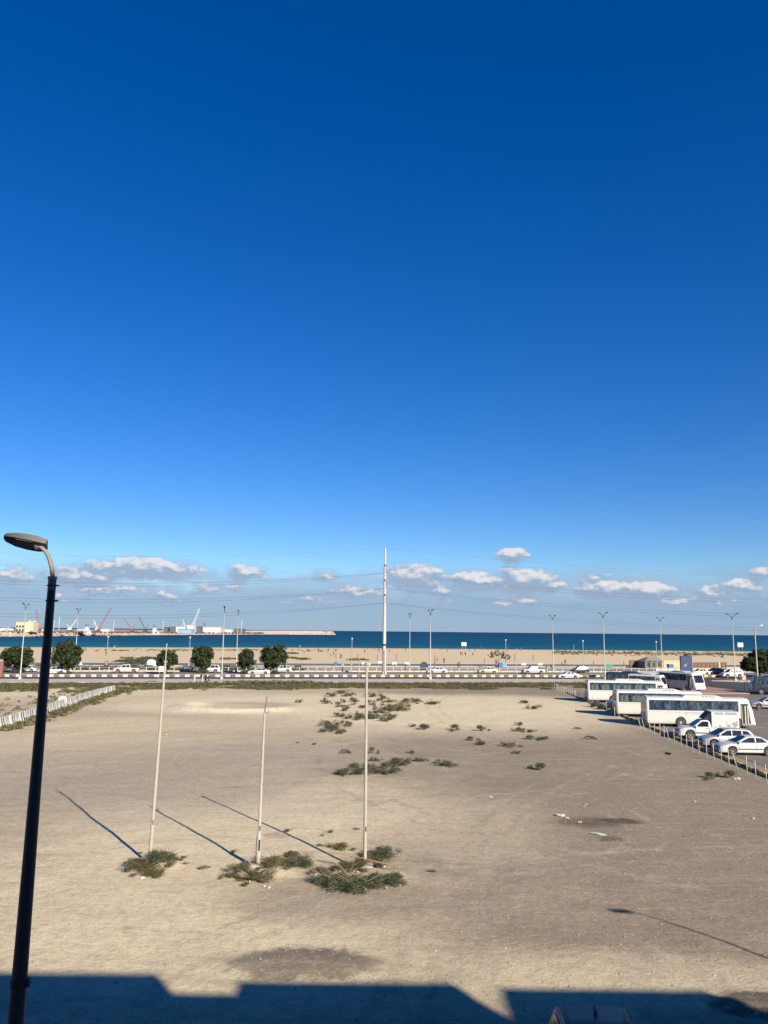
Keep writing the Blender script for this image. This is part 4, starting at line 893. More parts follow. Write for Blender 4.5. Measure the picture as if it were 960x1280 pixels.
# ---- the building the photograph is taken from (behind the camera; it shades the foreground)
YF = -.8
ab = thing('apartment_building', 'rendered apartment block behind the viewpoint shading the bottom of the lot', 'building', (10, YF, 0))
MB().box((5, -8, 6.0), (60, 16, 12.0)).obj('wall', m_wall, ab)
def roof_block(x0, x1, z, dep=5.0, name='roof_parapet'):
    b = MB(); b.box(((x0 + x1) / 2 - 10, -dep / 2, 11.95 + (z - 11.95) / 2), (x1 - x0, dep, z - 11.95)); b.obj(name, m_wall, ab)
SH = 1.683
hgt = lambda ys: (ys - YF) / SH
roof_block(-14.9, 10.2, hgt(22.65)); roof_block(10.2, 12.33, hgt(21.55), 4.9); roof_block(12.33, 18.0, hgt(22.3)); roof_block(19.1, 24.6, hgt(22.05)); roof_block(24.6, 44.9, hgt(21.0), 4.9)
wm = MB().box((0, 0, 0), (1.6, .08, 1.4)).mesh('window', [m_winddark]); sm_ = MB().box((0, 0, -.76), (1.8, .2, .1)).mesh('sill', [m_whiteconc])
for fl in range(4):
    for i in range(-7, 11):
        if i * 3.2 > 34: continue
        w_ = link('window', wm, ab, (i * 3.2 + .9, .01, 1.7 + fl * 3.0)); link('sill', sm_, w_, (0, .06, 0))

# ================================================================== FENCES AND BARRIERS
ORD = ['first', 'second', 'third', 'fourth', 'fifth', 'sixth', 'seventh', 'eighth', 'ninth', 'tenth', 'eleventh', 'twelfth', 'thirteenth', 'fourteenth', 'fifteenth', 'sixteenth', 'seventeenth', 'eighteenth', 'nineteenth', 'twentieth', 'twenty first', 'twenty second', 'twenty third', 'twenty fourth', 'twenty fifth', 'twenty sixth']
# white balustrade between the coast road and the promenade
bal = thing('balustrade', 'long low white balustrade with square posts between coast road and promenade', 'balustrade', RD(0, 31.6), TH)
me_post = rbox((.20, .22, 1.0), .015); me_post.materials.append(m_rail); me_pl = rbox((1.74, .16, .22), .01); me_pl.materials.append(m_rail); me_rl = rbox((1.74, .07, .07), .008); me_rl.materials.append(m_rail)
for i in range(-52, 55):
    u = i * 1.98
    if 39 < u < 45: continue
    link('post', me_post, bal, (u, 0, .5)); link('plinth', me_pl, bal, (u + .99, 0, .11)); link('rail', me_rl, bal, (u + .99, 0, .88))
# steel posts along the parking edge
PGR = 'thin steel posts edging the parking lot'
me_sp = MB().tube([(0, 0, -.1), (0, 0, 1.12), (0, 0, 1.14)], [.033, .033, .018], 8).mesh('fence_post', [m_galv], 40)
POST_PX = [(958.5, 979), (945, 973), (934, 967), (922, 962), (911.5, 957), (902, 952), (892.5, 950), (883.5, 946), (874.5, 943), (866, 939.5), (858.5, 936), (851.5, 932.5), (843, 928), (836.5, 925.5), (830.5, 923), (825, 920), (818, 917.5), (812.5, 915.5), (806, 913), (801.5, 912)]
lean = {4: (-.02, 0), 3: (-.26, .0), 13: (-.2, 0), 18: (-.22, 0), 19: (-.22, 0), 8: (-.05, 0), 11: (.03, 0)}
nL = 0
for i, (px, py) in enumerate(POST_PX):
    p = G(px, py); o = link('fence_post', me_sp, None, on(p)); o.rotation_euler = (0, lean.get(i, (random.uniform(-.03, .03), 0))[0], 0)
    if i == 3: tag(o, 'steel fence post leaning left beside the yellow kerb, in front of the white sedan', 'post', PGR)
    elif i == 13: tag(o, 'leaning steel post left of the box truck nose', 'post', PGR)
    elif i in (18, 19): tag(o, ('farther ' if i == 19 else 'nearer ') + 'of two leaning steel posts at the rear corner of the nearest bus', 'post', PGR)
    elif i < 3: tag(o, f'steel post, {ORD[i]} from the right edge, in front of the car shadow', 'post', PGR)
    elif i < 12: tag(o, f'upright steel post, {ORD[i]} from the right edge, before parked cars', 'post', PGR)
    else: tag(o, f'upright steel post, {ORD[i]} from the right edge, below nearest bus', 'post', PGR)
for i, (px, py) in enumerate(((773.5, 898), (768.5, 897), (758, 888), (748, 884), (741, 880), (735, 877))):
    o = link('fence_post', me_sp, None, on(G(px, py))); tag(o, f'steel post by the rear of the second and third bus, {ORD[i]} from the near end', 'post', PGR)
for k in range(14):
    p = (27.9 + k * .06 + random.uniform(-.1, .1), 112 + k * 1.45); o = link('fence_post', me_sp, None, on(p)); tag(o, f'pale steel post in the far row beyond the third bus, {ORD[k]} from the near end', 'post', PGR)

# white barrier blocks on the left: ribbed jersey units in a row
def barrier_template():
    T = Tmpl(); L = 2.36
    prof = [(.30, 0), (.30, .10), (.24, .22), (.13, .52), (.10, .90)]
    sec = lambda x, k=1.0: [(x, y * k, z) for (y, z) in prof] + [(x, -y * k, z) for (y, z) in prof[::-1]]
    xs_ = [-L / 2, -L / 2 + .05, -.86, -.82, -.52, -.48, -.36, -.32, -.02, .02, L / 2 - .05, L / 2]; ks = [.8, 1, 1, .62, .62, 1, 1, .62, .62, 1, 1, .8]
    b = MB().loft([sec(x, k) for x, k in zip(xs_, ks)]); T.add('shell', b.mesh('shell', [m_barrier], 25))
    b = MB()
    for xc in (-.67, -.17):
        b.loft([[(xc + q, y * .90, z) for (y, z) in prof[:-1] + [(.10, .86)]] + [(xc + q, -y * .90, z) for (y, z) in (prof[:-1] + [(.10, .86)])[::-1]] for q in (-.135, .135)])
    T.add('slot', b.mesh('slot', [m_barrierdark])); return T
T_BAR = barrier_template(); BGp = 'white barrier units along the left edge of the lot'
line = [Vector((-35.6, 66.0)), Vector((-36.2, 75.2)), Vector((-36.9, 84.5)), Vector((-38.2, 96.0)), Vector((-39.9, 110.7)), Vector((-40.4, 120))]
def along(line, step):
    out = []; acc = 0.0; i = 0; p = line[0].copy()
    while i < len(line) - 1:
        d = line[i + 1] - p
        if d.length >= step - acc: p = p + d.normalized() * (step - acc); acc = 0; out.append((p.copy(), math.atan2(line[i + 1].y - line[i].y, line[i + 1].x - line[i].x)))
        else: acc += d.length; p = line[i + 1].copy(); i += 1
    return out
bars = along(line, 2.47)
for i, (p, a) in enumerate(bars):
    k = len(bars) - 1 - i
    lab = f'white ribbed barrier unit, {ORD[k]} from the far end of the left row' if k else 'white ribbed barrier unit at the far end of the left row, beside the road verge'
    T_BAR.place('barrier_block', lab, 'barrier', on(p), a + random.uniform(-.05, .05), group=BGp)
# white arched board behind the barriers
def arch_board(p, w, h, label, rz=0):
    t = thing('arch_board', label, 'board', p, rz); poly = [(-w / 2, 0, .25), (w / 2, 0, .25), (w / 2, 0, h * .6)] + [(w / 2 * math.cos(a), 0, h * .6 + h * .4 * math.sin(a)) for a in [math.pi * k / 10 for k in range(1, 10)]] + [(-w / 2, 0, h * .6)]
    MB().slab([Vector(q) + Vector((0, -.05, 0)) for q in poly], (0, 1, 0), .1).obj('panel', m_signwhite, t)
    for s in (1, -1): MB().box((s * w * .40, .08, h * .35), (.09, .09, h * .7)).obj('leg', m_signwhite, t)
arch_board(on(G(72.5, 884)) + Vector((0, 1.2, 0)), 1.15, 1.25, 'white arched board standing behind the barrier row right of the near lamp post', -.3)

# ================================================================== VEGETATION
def leaf_cloud(name, P, N_, size, mats, tint, aspect=1.5):
    """one leaf-shaped quad per point: P centres, N_ normals"""
    n_ = len(P); r = RNG.normal(size=(n_, 3)); t1 = np.cross(N_, r); t1 /= np.linalg.norm(t1, axis=1, keepdims=True) + 1e-9; t2 = np.cross(N_, t1); t2 /= np.linalg.norm(t2, axis=1, keepdims=True) + 1e-9
    s = np.asarray(size).reshape(-1, 1) * np.ones((n_, 1)); a = t1 * s * aspect; b = t2 * s
    V = np.stack([P - a, P + b * .6 - a * .1, P + a, P - b * .6 - a * .1], 1).reshape(-1, 3); F = np.arange(n_ * 4).reshape(-1, 4)
    me = np_mesh(name, V, F, mats); at = me.attributes.new('tint', 'FLOAT', 'FACE'); at.data.foreach_set('value', np.asarray(tint, np.float32)); return me
def rdir(n_, up=-1.0):
    d = RNG.normal(size=(n_, 3)); d /= np.linalg.norm(d, axis=1, keepdims=True)
    if up > -1: d[:, 2] = np.where(d[:, 2] < up, np.abs(d[:, 2]), d[:, 2])
    return d
def crown_mesh(seed, n_=11000, lobes=110, leaf=.13):
    """unit crown about 1 m radius built of leafy clumps around a round outline"""
    global RNG
    RNG = np.random.default_rng(seed); C = rdir(lobes) * (RNG.uniform(.45, .90, (lobes, 1)) if lobes > 50 else RNG.uniform(.4, .85, (lobes, 1))); C[:, 2] *= .92; rl = RNG.uniform(.13, .27, lobes); tl = RNG.random(lobes)
    k = RNG.integers(0, lobes, n_); d = rdir(n_); rr = RNG.uniform(.55, 1.06, (n_, 1)) ** .6
    P = C[k] + d * rl[k][:, None] * rr; P[:, 2] = np.maximum(P[:, 2], -.80 + RNG.uniform(0, .12, n_))
    Nn = d + rdir(n_) * .7; Nn /= np.linalg.norm(Nn, axis=1, keepdims=True)
    tint = np.clip(.5 * tl[k] + .5 * RNG.random(n_), 0, 1); return leaf_cloud('crown', P, Nn, RNG.uniform(.035, .065, n_), [m_treeleaf], tint)
CROWNS = [crown_mesh(s) for s in (11, 12, 13)]
def trunk_mesh(h, seed):
    r = random.Random(seed); b = MB(); b.tube([(0, 0, -.1), (.03, .02, h * .4), (r.uniform(-.1, .1), r.uniform(-.1, .1), h)], [.20, .15, .12], 9)
    for k in range(6):
        a = k * 1.05 + r.uniform(-.3, .3); l = r.uniform(.9, 1.5); b.tube([(0, 0, h * .9), (.45 * l * math.cos(a), .45 * l * math.sin(a), h + .5 * l), (1.0 * l * math.cos(a), 1.0 * l * math.sin(a), h + 1.1 * l)], [.09, .06, .02], 6)
    return b.mesh('trunk', [m_bark], 40)
TRUNKS = [trunk_mesh(1.4, 1), trunk_mesh(1.5, 2), trunk_mesh(1.3, 3)]
# shrub variants
def shrub_mesh(seed, n_=900, m=None, lobes=9, leaf=(.018, .040), h=.75, up=True):
    global RNG
    RNG = np.random.default_rng(seed); C = np.stack([RNG.normal(0, .30, lobes), RNG.normal(0, .30, lobes), RNG.uniform(.0, .34, lobes)], 1); rl = RNG.uniform(.16, .36, lobes); tl = RNG.random(lobes)
    k = RNG.integers(0, lobes, n_); d = rdir(n_, -.2); P = C[k] + d * rl[k][:, None] * RNG.uniform(.25, 1.08, (n_, 1)); P[:, 2] = np.abs(P[:, 2]) * h / .75 + .01
    Nn = d + rdir(n_) * .8; Nn[:, 2] *= .6; Nn /= np.linalg.norm(Nn, axis=1, keepdims=True)
    return leaf_cloud('foliage', P, Nn, RNG.uniform(*leaf, n_), [m or m_bushleaf], np.clip(.45 * tl[k] + .55 * RNG.random(n_), 0, 1), 1.9)
SHRUBS = [shrub_mesh(s, 1700, None, 10, (.012, .028)) for s in (21, 22, 23, 24, 25)]; DRY = [shrub_mesh(s, 1100, m_dryleaf, 8, (.012, .03), .55) for s in (31, 32, 33)]
BIG = [shrub_mesh(s, 4200, None, 18, (.010, .022), .7) for s in (41, 42, 43)]; BIGDRY = [shrub_mesh(s, 3800, m_dryleaf, 16, (.010, .024), .55) for s in (51, 52)]
def stem_mesh(seed, m=m_bark):
    r = random.Random(seed); b = MB()
    for k in range(22):
        a = r.uniform(0, 6.28); l = r.uniform(.4, .95); e_ = r.uniform(.5, 1.0); b.tube([(0, 0, -.03), (l * .4 * math.cos(a), l * .4 * math.sin(a), l * .45 * e_), (l * .85 * math.cos(a + .2), l * .85 * math.sin(a + .2), l * .85 * e_)], [.014, .010, .004], 5)
    return b.mesh('stem', [m])
m_twig = mat('dry_twig', (.26, .20, .13), .9, var=.2); STEMS = [stem_mesh(1, m_twig), stem_mesh(2, m_twig), stem_mesh(3)]
def ranked(items, rows, fmt):
    """labels by row (nearer or farther) and place from the left within the row"""
    order = sorted(range(len(items)), key=lambda i: items[i][1]); out = [None] * len(items); per = -(-len(items) // len(rows))
    for k, rn in enumerate(rows):
        row = sorted(order[k * per:(k + 1) * per], key=lambda i: items[i][0])
        for j, i in enumerate(row): out[i] = fmt.format(o=ORD[j], r=rn)
    return out
def shrub(px, py, w, h, label, group=None, kind=None, at=None):
    """px, py: foot of the shrub; w, h in metres"""
    p = on(at) if at is not None else on(G(px, py)); t = thing('desert_shrub', label, 'shrub', p, random.uniform(0, 6.28), group); k_ = 1.0 if kind in (BIG, BIGDRY) else .64; w *= k_; t.scale = (w, w, h * (1.12 if k_ < 1 else 1.15) / .68)
    link('foliage', random.choice(kind or SHRUBS), t); link('stem', random.choice(STEMS), t); return t

TREES = [(20, 841.5, 40, 807, 'low wide round tree, leftmost whole tree by the near lamp', .82), (82, 843, 39, 801, 'bushy pointed tree just right of the near lamp post', .95), (208, 843.5, 27, 811, 'round tree behind the left flagpole top', 1.0), (252, 841.5, 29, 806, 'round tree above the four walking people', 1.0),
         (306.5, 842.5, 25, 811, 'smaller round tree beside the lamp, between two white cars', 1.0), (341.5, 843.5, 36, 804, 'tallest round tree, right of the white sedan', 1.05)]
TG = 'round trees along the coast road'
for i, (px, py, wpx, top, lab, q) in enumerate(TREES):
    p = G(px, py); d = p.y; w = wpx * d / FPX / 2 / 1.02; H_ = (py - top) * d / FPX * 1.02
    t = thing('round_tree', lab, 'tree', p, random.uniform(0, 6), TG); link('trunk', TRUNKS[i % 3], t)
    ch = (H_ - 1.0) / 1.9; c = link('crown', CROWNS[i % 3], t, (0, 0, H_ - ch * 1.02)); c.scale = (w, w, ch)
    if i == 1:
        c2 = link('crown', CROWNS[2], t, (.4, .2, H_ - .55)); c2.scale = (.75, .75, .8)
    for k in range(3):
        s_ = link('hedge', random.choice(BIG), t, (random.uniform(-.6, .6), random.uniform(-.5, .3), 0)); s_.scale = (1.6, 1.5, 1.5)
# small sparse tree on the promenade
p = G(620, 833); t = thing('small_tree', 'small sparse tree on the beach edge beside the blue bins', 'tree', p); b = MB()
for (dx_, dz_) in ((-1.0, 2.9), (.3, 3.4), (1.6, 2.8), (3.0, 2.5)): b.tube([(0, 0, 0), (.1 * dx_, 0, 1.3), (dx_ * .7, 0, dz_)], [.12, .08, .03], 7)
b.obj('trunk', m_bark, t, 40)
sp = crown_mesh(77, 900, 20); 
for (dx_, dz_, s_) in ((-1.1, 3.2, 1.25), (.6, 3.7, 1.3), (2.0, 3.1, 1.4), (3.2, 2.6, 1.0)): c = link('crown', sp, t, (dx_, 0, dz_)); c.scale = (s_, s_, s_ * .9); c.rotation_euler = (0, 0, dx_)
# big tree at the right edge
p = G(950, 846.5); t = thing('leafy_tree', 'big dark leafy tree at the right edge behind the lamp pole', 'tree', p); link('trunk', TRUNKS[1], t)
for (dx_, dy_, dz_, s_) in ((-1.7, 0, 2.9, 2.5), (.6, .3, 4.2, 2.9), (2.6, -.3, 3.4, 2.8), (4.6, .2, 3.2, 2.4), (.4, -.6, 2.4, 2.4)): c = link('crown', random.choice(CROWNS), t, (dx_, dy_, dz_)); c.scale = (s_, s_, s_ * .85); c.rotation_euler = (0, 0, dx_ * 2)

# shrub clumps at the flagpole feet
FP = ((180, 1090, 1.15, .42, BIGDRY), (196, 1085, 1.0, .45, BIG), (207, 1079, .85, .35, BIGDRY), (170, 1086, .6, .25, BIG), (190, 1097, .8, .28, BIGDRY))
for (px, py, w, h, kd), lab in zip(FP, ranked(FP, ('whole',), 'olive green shrub, {o} from left in the clump at the foot of the left flagpole')): shrub(px, py, w, h, lab, 'shrubs at the left flagpole', kd)
FP = ((302, 1094, .8, .35, BIGDRY), (318, 1103, .95, .42, BIGDRY), (338, 1088, 1.1, .48, BIGDRY), (330, 1100, .8, .35, BIG), (290, 1100, .55, .25, BIGDRY), (352, 1083, .75, .3, BIGDRY))
for (px, py, w, h, kd), lab in zip(FP, ranked(FP, ('whole',), 'dry olive shrub, {o} from left in the clump at the foot of the middle flagpole')): shrub(px, py, w, h, lab, 'shrubs at the middle flagpole', kd)
FP = ((408, 1104, .95, .42, BIG), (425, 1108, 1.0, .45, BIG), (445, 1112, 1.25, .5, BIG), (466, 1110, 1.1, .48, BIG), (490, 1106, .75, .42, BIG), (448, 1092, 1.0, .4, BIGDRY), (470, 1086, .8, .35, BIG), (478, 1070, 1.05, .45, BIG), (462, 1072, .8, .4, BIGDRY), (430, 1094, .8, .32, BIGDRY), (400, 1096, .6, .25, BIGDRY))
for (px, py, w, h, kd), lab in zip(FP, ranked(FP, ('whole',), 'grey green shrub, {o} from left in the clump at the foot of the right flagpole')): shrub(px, py, w, h, lab, 'shrubs at the right flagpole', kd)
for (px, py, w, h, lab, kd) in ((376, 1083, .95, .42, 'dark shrub between the middle and right flagpoles', BIG), (362, 1071, .55, .2, 'low green mat between the flagpoles', BIG), (425, 1060, .85, .25, 'dry olive tuft left of the right flagpole', BIGDRY), (221, 1077, .5, .15, 'thin tuft right of the left flagpole clump', DRY), (255, 1089, .6, .16, 'dry tuft between left and middle flagpoles', DRY), (292, 1067, .4, .18, 'small tuft under the middle flagpole shadow', DRY),
                                (175, 1068, .3, .12, 'tiny tuft above the left flagpole clump', DRY), (232, 1082, .35, .1, 'tiny flat tuft right of the left flagpole', DRY), (414, 1041, .45, .16, 'small tuft left of the right flagpole foot', DRY), (403, 1045, .3, .1, 'tiny tuft on pale sand, near the right flagpole shadow', DRY), (360, 1041, .4, .18, 'small tuft on the long shadow of the right flagpole', SHRUBS), (446, 1036, .4, .14, 'small reddish dry tuft right above the flagpole clump', DRY), (540, 1091, .45, .14, 'tiny reddish dead tuft right of the flagpole clumps', DRY), (400, 1058, .45, .15, 'dry tuft on the right flagpole shadow', DRY)):
    shrub(px, py, w, h, lab, None, kd)
# shrubs scattered over the middle of the lot
MID = [(430, 970, 1.5, .55), (418, 914, 2.6, .8), (410, 908, 2.3, .7), (432, 907, 1.7, .6), (425, 917, 1.7, .5), (404, 916, 1.2, .4), (442, 966, 1.7, .6), (451, 969, 1.3, .4), (463, 963, 1.4, .5), (471, 968, 1.6, .4), (487, 968, 1.9, .4), (493, 959, 2.2, .65), (501, 957, 2.0, .6), (484, 962, 1.4, .45), (520, 952, 1.1, .35), (529, 952, .9, .3), (470, 952, 1.1, .4), (553, 956, 1.6, .4), (561, 958, 1.4, .42)]
for (px, py, w, h), lab in zip(MID, ranked(MID, ('back', 'front'), 'dark shrub, {o} from left in the {r} row of the mid lot clusters')): shrub(px, py, w, h, lab, 'shrubs in the middle of the lot')
SINGLE = [(531, 912, 2.0, .6, 'low dark shrub on the edge of the pale sand, left of centre right'), (516, 908, 1.0, .35, 'small shrub just left of the pale sand edge'), (568, 913, 1.8, .6, 'round dark shrub on pale sand in line with the power pole right'), (602, 914, 1.5, .6, 'grassy round shrub standing alone on pale sand'), (590, 926, 1.4, .4, 'low olive shrub below the pale sand'), (601, 931, 1.2, .4, 'second low olive shrub below the pale sand'), (639, 933, 1.8, .45, 'flat dark shrub on brown gravel'), (645, 941, .8, .3, 'tiny shrub below the flat dark one'), (649, 915, 1.5, .5, 'dark shrub left of a pair right of the pale sand'), (664, 916, 1.0, .4, 'dark shrub right of a pair right of the pale sand'), (649, 907, .9, .45, 'small pointed shrub on pale sand at right'), (664, 925, 1.5, .4, 'flat shrub of the right hand pair'), (679, 925, 1.3, .4, 'second flat shrub of the right hand pair'),
          (674, 962, 1.5, .55, 'lone dark shrub on the gravel right of centre'), (668, 886, 2.1, .7, 'dark round shrub near the left bus shadows'), (656, 879, 1.9, .5, 'flat dark shrub near the verge, right of centre'), (514, 941, .7, .35, 'tiny shrub above the mid cluster'), (496, 954, .9, .4, 'small shrub on top of the mid cluster'), (466, 941, 1.0, .5, 'small upright shrub behind the right flagpole'), (432, 941, .9, .35, 'small flat shrub left of the right flagpole'), (738, 924, 1.1, .4, 'small shrub on gravel below the bus shadows'), (722, 912, .8, .25, 'tiny dark tuft left of the bus shadows'),
          (886, 973, 1.3, .45, 'grey dry shrub near the steel posts at right'), (910, 972, 1.5, .55, 'green shrub near the steel posts beside white stone'), (393, 931, .45, .2, 'tiny tuft left of the big mid lot shrub'), (372, 929, .35, .15, 'tiny tuft far left of the mid lot shrub'), (742, 884, 1.8, 1.0, 'shrub under the rear of the third bus'), (752, 887, 1.6, .8, 'shrub in the shade beside the black car')]
for (px, py, w, h, lab) in SINGLE: shrub(px, py, w, h, lab)
r_ = random.Random(12); FARL = []
for i in range(34):
    px = r_.gauss(448, 30); py = 875 + abs(r_.gauss(0, 10)); FARL.append((px, py, r_.uniform(.6, 1.5), r_.uniform(.3, .6)))
FARL += [(415, 870, 2.6, .7), (428, 867, 2.4, .7), (437, 870, 2.2, .6), (466, 871, 2.8, .7), (480, 874, 2.0, .6), (492, 888, 2.8, .9), (500, 885, 2.6, .9), (510, 880, 2.2, .8), (519, 878, 1.9, .7), (484, 892, 2.6, .8), (476, 891, 2.4, .7), (503, 889, 1.9, .8), (537, 881, 1.3, .5), (544, 881, 1.3, .6), (447, 899, 2.2, .9), (462, 898, 2.4, .7), (472, 898, 2.2, .6), (489, 899, 2.0, .7), (481, 901, 1.6, .5), (425, 896, 1.7, .6)]
for (px, py, w, h), lab in zip(FARL, ranked(FARL, ('farthest', 'far', 'near', 'nearest'), 'shrub by the verge, {o} from left in {r} band of scattered patch')): shrub(px, py, w, h, lab, 'shrubs scattered near the verge', SHRUBS if r_.random() < .78 else DRY)

# verge: low green ground cover along the road (nobody could count it)
def cover(name, pts, mat_, nleaf=26, spread=.5, hgt_=.28, leaf=(.06, .13)):
    global RNG
    RNG = np.random.default_rng(len(pts)); P0 = np.array(pts); n_ = len(P0) * nleaf; k = np.repeat(np.arange(len(P0)), nleaf); tl = RNG.random(len(P0)); s = RNG.uniform(.5, 1.4, len(P0))
    d = rdir(n_, 0.0); P = P0[k] + d * np.array([spread, spread, hgt_]) * s[k][:, None] * RNG.uniform(.3, 1.05, (n_, 1)); P[:, 2] += .02
    Nn = d * np.array([.5, .5, 1]) + rdir(n_) * .6; Nn /= np.linalg.norm(Nn, axis=1, keepdims=True)
    return struct(link(name, leaf_cloud(name, P, Nn, RNG.uniform(*leaf, n_), [mat_], np.clip(.5 * tl[k] + .5 * RNG.random(n_), 0, 1), 1.5)), 'stuff')
def vn1(x, y, s, seed): return float(vnoise(np.array([x]), np.array([y]), s, seed)[0]) + .5
r_ = random.Random(4); pts = []; pts2 = []
while len(pts) < 5600:
    u = r_.uniform(-90, 48); v = -9.6 - abs(r_.gauss(0, 1)) * (12 if u < -42 else 10); p = RD(u, v); dens_ = vn1(p.x, p.y, 7, 31) * .6 + vn1(p.x, p.y, 2.3, 32) * .55
    lim = 28 if u < -42 else 24
    if -v > lim: continue
    if dens_ < .31 + .40 * ((-v - 9.6) / (lim - 9)): continue
    if p.x > 27.2 and p.y < 124: continue
    (pts if r_.random() < .62 else pts2).append((p.x, p.y, hz(p.x, p.y)))
cover('verge_ground_cover', pts, m_verge, 34, .5, .36, (.045, .09)); cover('verge_green_cover', pts2, m_vergeg, 34, .5, .40, (.045, .09))
pts = []
for i in range(330):   # along the barrier foot and the taller hump left of centre
    p_, a_ = r_.choice(bars[2:]); pts.append((p_.x + r_.gauss(1.6, .7), p_.y + r_.uniform(-1.4, 1.4), 0))
for i in range(120): p_, a_ = r_.choice(bars); pts.append((p_.x - abs(r_.gauss(3.0, 3.5)) - 1, p_.y + r_.uniform(-1.4, 1.4), 0))
for i in range(260):
    u = r_.gauss(-22, 4.5); pts.append((*RD(u, -11.5 + r_.gauss(0, 1.2))[:2], r_.uniform(0, .5)))
cover('barrier_ground_cover', pts, m_verge, 22, .45, .32)
pts = []
for i in range(1100):
    u = r_.uniform(-110, -12); v = r_.uniform(33, 55); p = RD(u, v)
    if vn1(p.x, p.y, 8, 41) > .42: pts.append((p.x, p.y, .02))
for i in range(420):
    c = r_.choice([(18, 822), (160, 827), (185, 823), (200, 826), (175, 829), (170, 826)]); p = G(c[0] + r_.gauss(0, 9), c[1] + r_.gauss(0, .6)); pts.append((p.x, p.y, 0))
cover('roadside_grass', pts, m_bushleaf, 16, .9, .35, (.12, .25))
pts = []
for i in range(900):   # dark scrub and drift lines on the upper beach
    k = r_.random()
    if k < .62: px = r_.uniform(690, 960); py = 815.5 + (px - 690) * .012 + r_.gauss(0, 1.3)
    elif k < .8: px = r_.uniform(120, 420); py = 813.2 + r_.gauss(0, .6)
    else: px, py = r_.choice([(300, 824), (285, 824), (366, 823), (365, 817), (380, 824), (450, 825), (445, 825), (160, 823)]); px += r_.gauss(0, 4); py += r_.gauss(0, .3)
    p = GB(px, py); pts.append((p.x, p.y, p.z + .05))
cover('beach_scrub', pts, m_dryleaf, 10, 1.1, .4, (.18, .35))

# ---- loose stones and litter on the lot
pts = []; sz = []
for i in range(11000):
    y = 15 + 45 * r_.random() ** 1.6; x = r_.uniform(-.62 * y, min(.62 * y, 24)); w_ = vn1(x, y, 5, 51) + (.25 if x > 1 else 0)
    if w_ < .45 and r_.random() < .7: continue
    pts.append((x, y, hz(x, y) + .003)); sz.append(r_.choice((.010, .014, .016, .02, .022, .034)) * r_.uniform(.7, 1.3))
cut = len(pts) * 5 // 6
struct(link('loose_stones', blobs_mesh('loose_stones', pts[:cut], sz[:cut], mat('gravel_stone', (.26, .22, .18), .9, var=.3))), 'stuff')
struct(link('pale_stones', blobs_mesh('pale_stones', pts[cut:], sz[cut:], mat('pale_stone', (.42, .37, .30), .9, var=.15))), 'stuff')
def crumple(name, p, s, m, label, cat='litter', squash=.45, group=None):
    bm = bmesh.new(); bmesh.ops.create_icosphere(bm, subdivisions=2, radius=1)
    for v in bm.verts: v.co *= random.uniform(.65, 1.15); v.co.z *= squash
    me = bpy.data.meshes.new(name); bm.to_mesh(me); bm.free(); me.materials.append(m); o = link(name, me, None, on(p, s[2] * .25)); o.scale = s; o.rotation_euler = (0, 0, random.uniform(0, 6)); return tag(o, label, cat, group)
crumple('rag', G(701, 1020), (.30, .16, .18), m_litter, 'white crumpled rag left of the burnt patch'); crumple('rag', G(708, 1023), (.16, .10, .12), m_litter, 'small pale rag beside the larger rag at the burnt patch')
crumple('plastic_bag', G(749, 1043.5), (.42, .12, .12), m_litterg, 'pale green plastic sheet below the burnt patch'); crumple('stone', G(725, 1027.5), (.10, .10, .10), m_litter, 'small white stone in the burnt patch'); crumple('paper', G(732, 1007), (.14, .10, .10), m_litter, 'small white paper above the burnt patch'); crumple('paper', G(730, 1009), (.08, .07, .07), m_litter, 'scrap of white paper above the burnt patch')
crumple('stone', G(921, 974), (.32, .16, .16), m_litter, 'white stone beside the green shrub near the steel posts'); crumple('paper', G(868, 1003), (.15, .1, .1), m_litter, 'white scrap on gravel right of centre'); crumple('paper', G(941, 1024), (.13, .1, .1), m_litter, 'white scrap on gravel near the right edge'); crumple('paper', G(208, 919.5), (.22, .16, .16), m_litter, 'white scrap right of the left flagpole shaft')
crumple('dark_rag', G(835.5, 942.5), (.35, .18, .25), m_black, 'small dark rag on the sand left of the steel posts'); crumple('paper', G(613, 998), (.16, .1, .1), m_litter, 'white scrap in the middle of the lot')
LG = 'white litter caught in the flagpole shrubs'
for i, (px, py) in enumerate(sorted(((477, 1088), (473, 1089), (480, 1084), (491, 1061), (466, 1073), (447, 1098), (416, 1108), (421, 1112), (500, 1108), (482, 1113), (395, 1098), (424, 1097), (457, 1115), (328, 1086), (312, 1105), (306, 1092), (330, 1110), (336, 1112), (203, 1080), (210, 1072), (197, 1095), (178, 1100)))):
    crumple('litter_scrap', G(px, py), (.07 * random.uniform(.8, 1.8), .06, .07), m_litter, f'white litter scrap in the flagpole shrubs, {ORD[i]} from the left', 'litter', .7, LG)
# dead palm frond lying in the right clump
p = on(G(446, 1090)); b = MB(); fr = thing('palm_frond', 'dead dry palm frond lying beside the right flagpole', 'frond', p + Vector((0, 0, .35)), rad(-25))
MB().tube([(-1.1, 0, .05), (0, 0, .02), (1.7, 0, -.1)], [.015, .02, .03], 6).obj('stalk', mat('dry_frond', (.34, .23, .11), .8), fr)
for k in range(12):
    for s in (1, -1): b.tube([(-1.05 + k * .07, 0, .05), (-1.35 + k * .08, s * (.10 + .016 * k), .02)], [.010, .003], 4)
b.obj('leaflets', MATS['dry_frond'], fr)

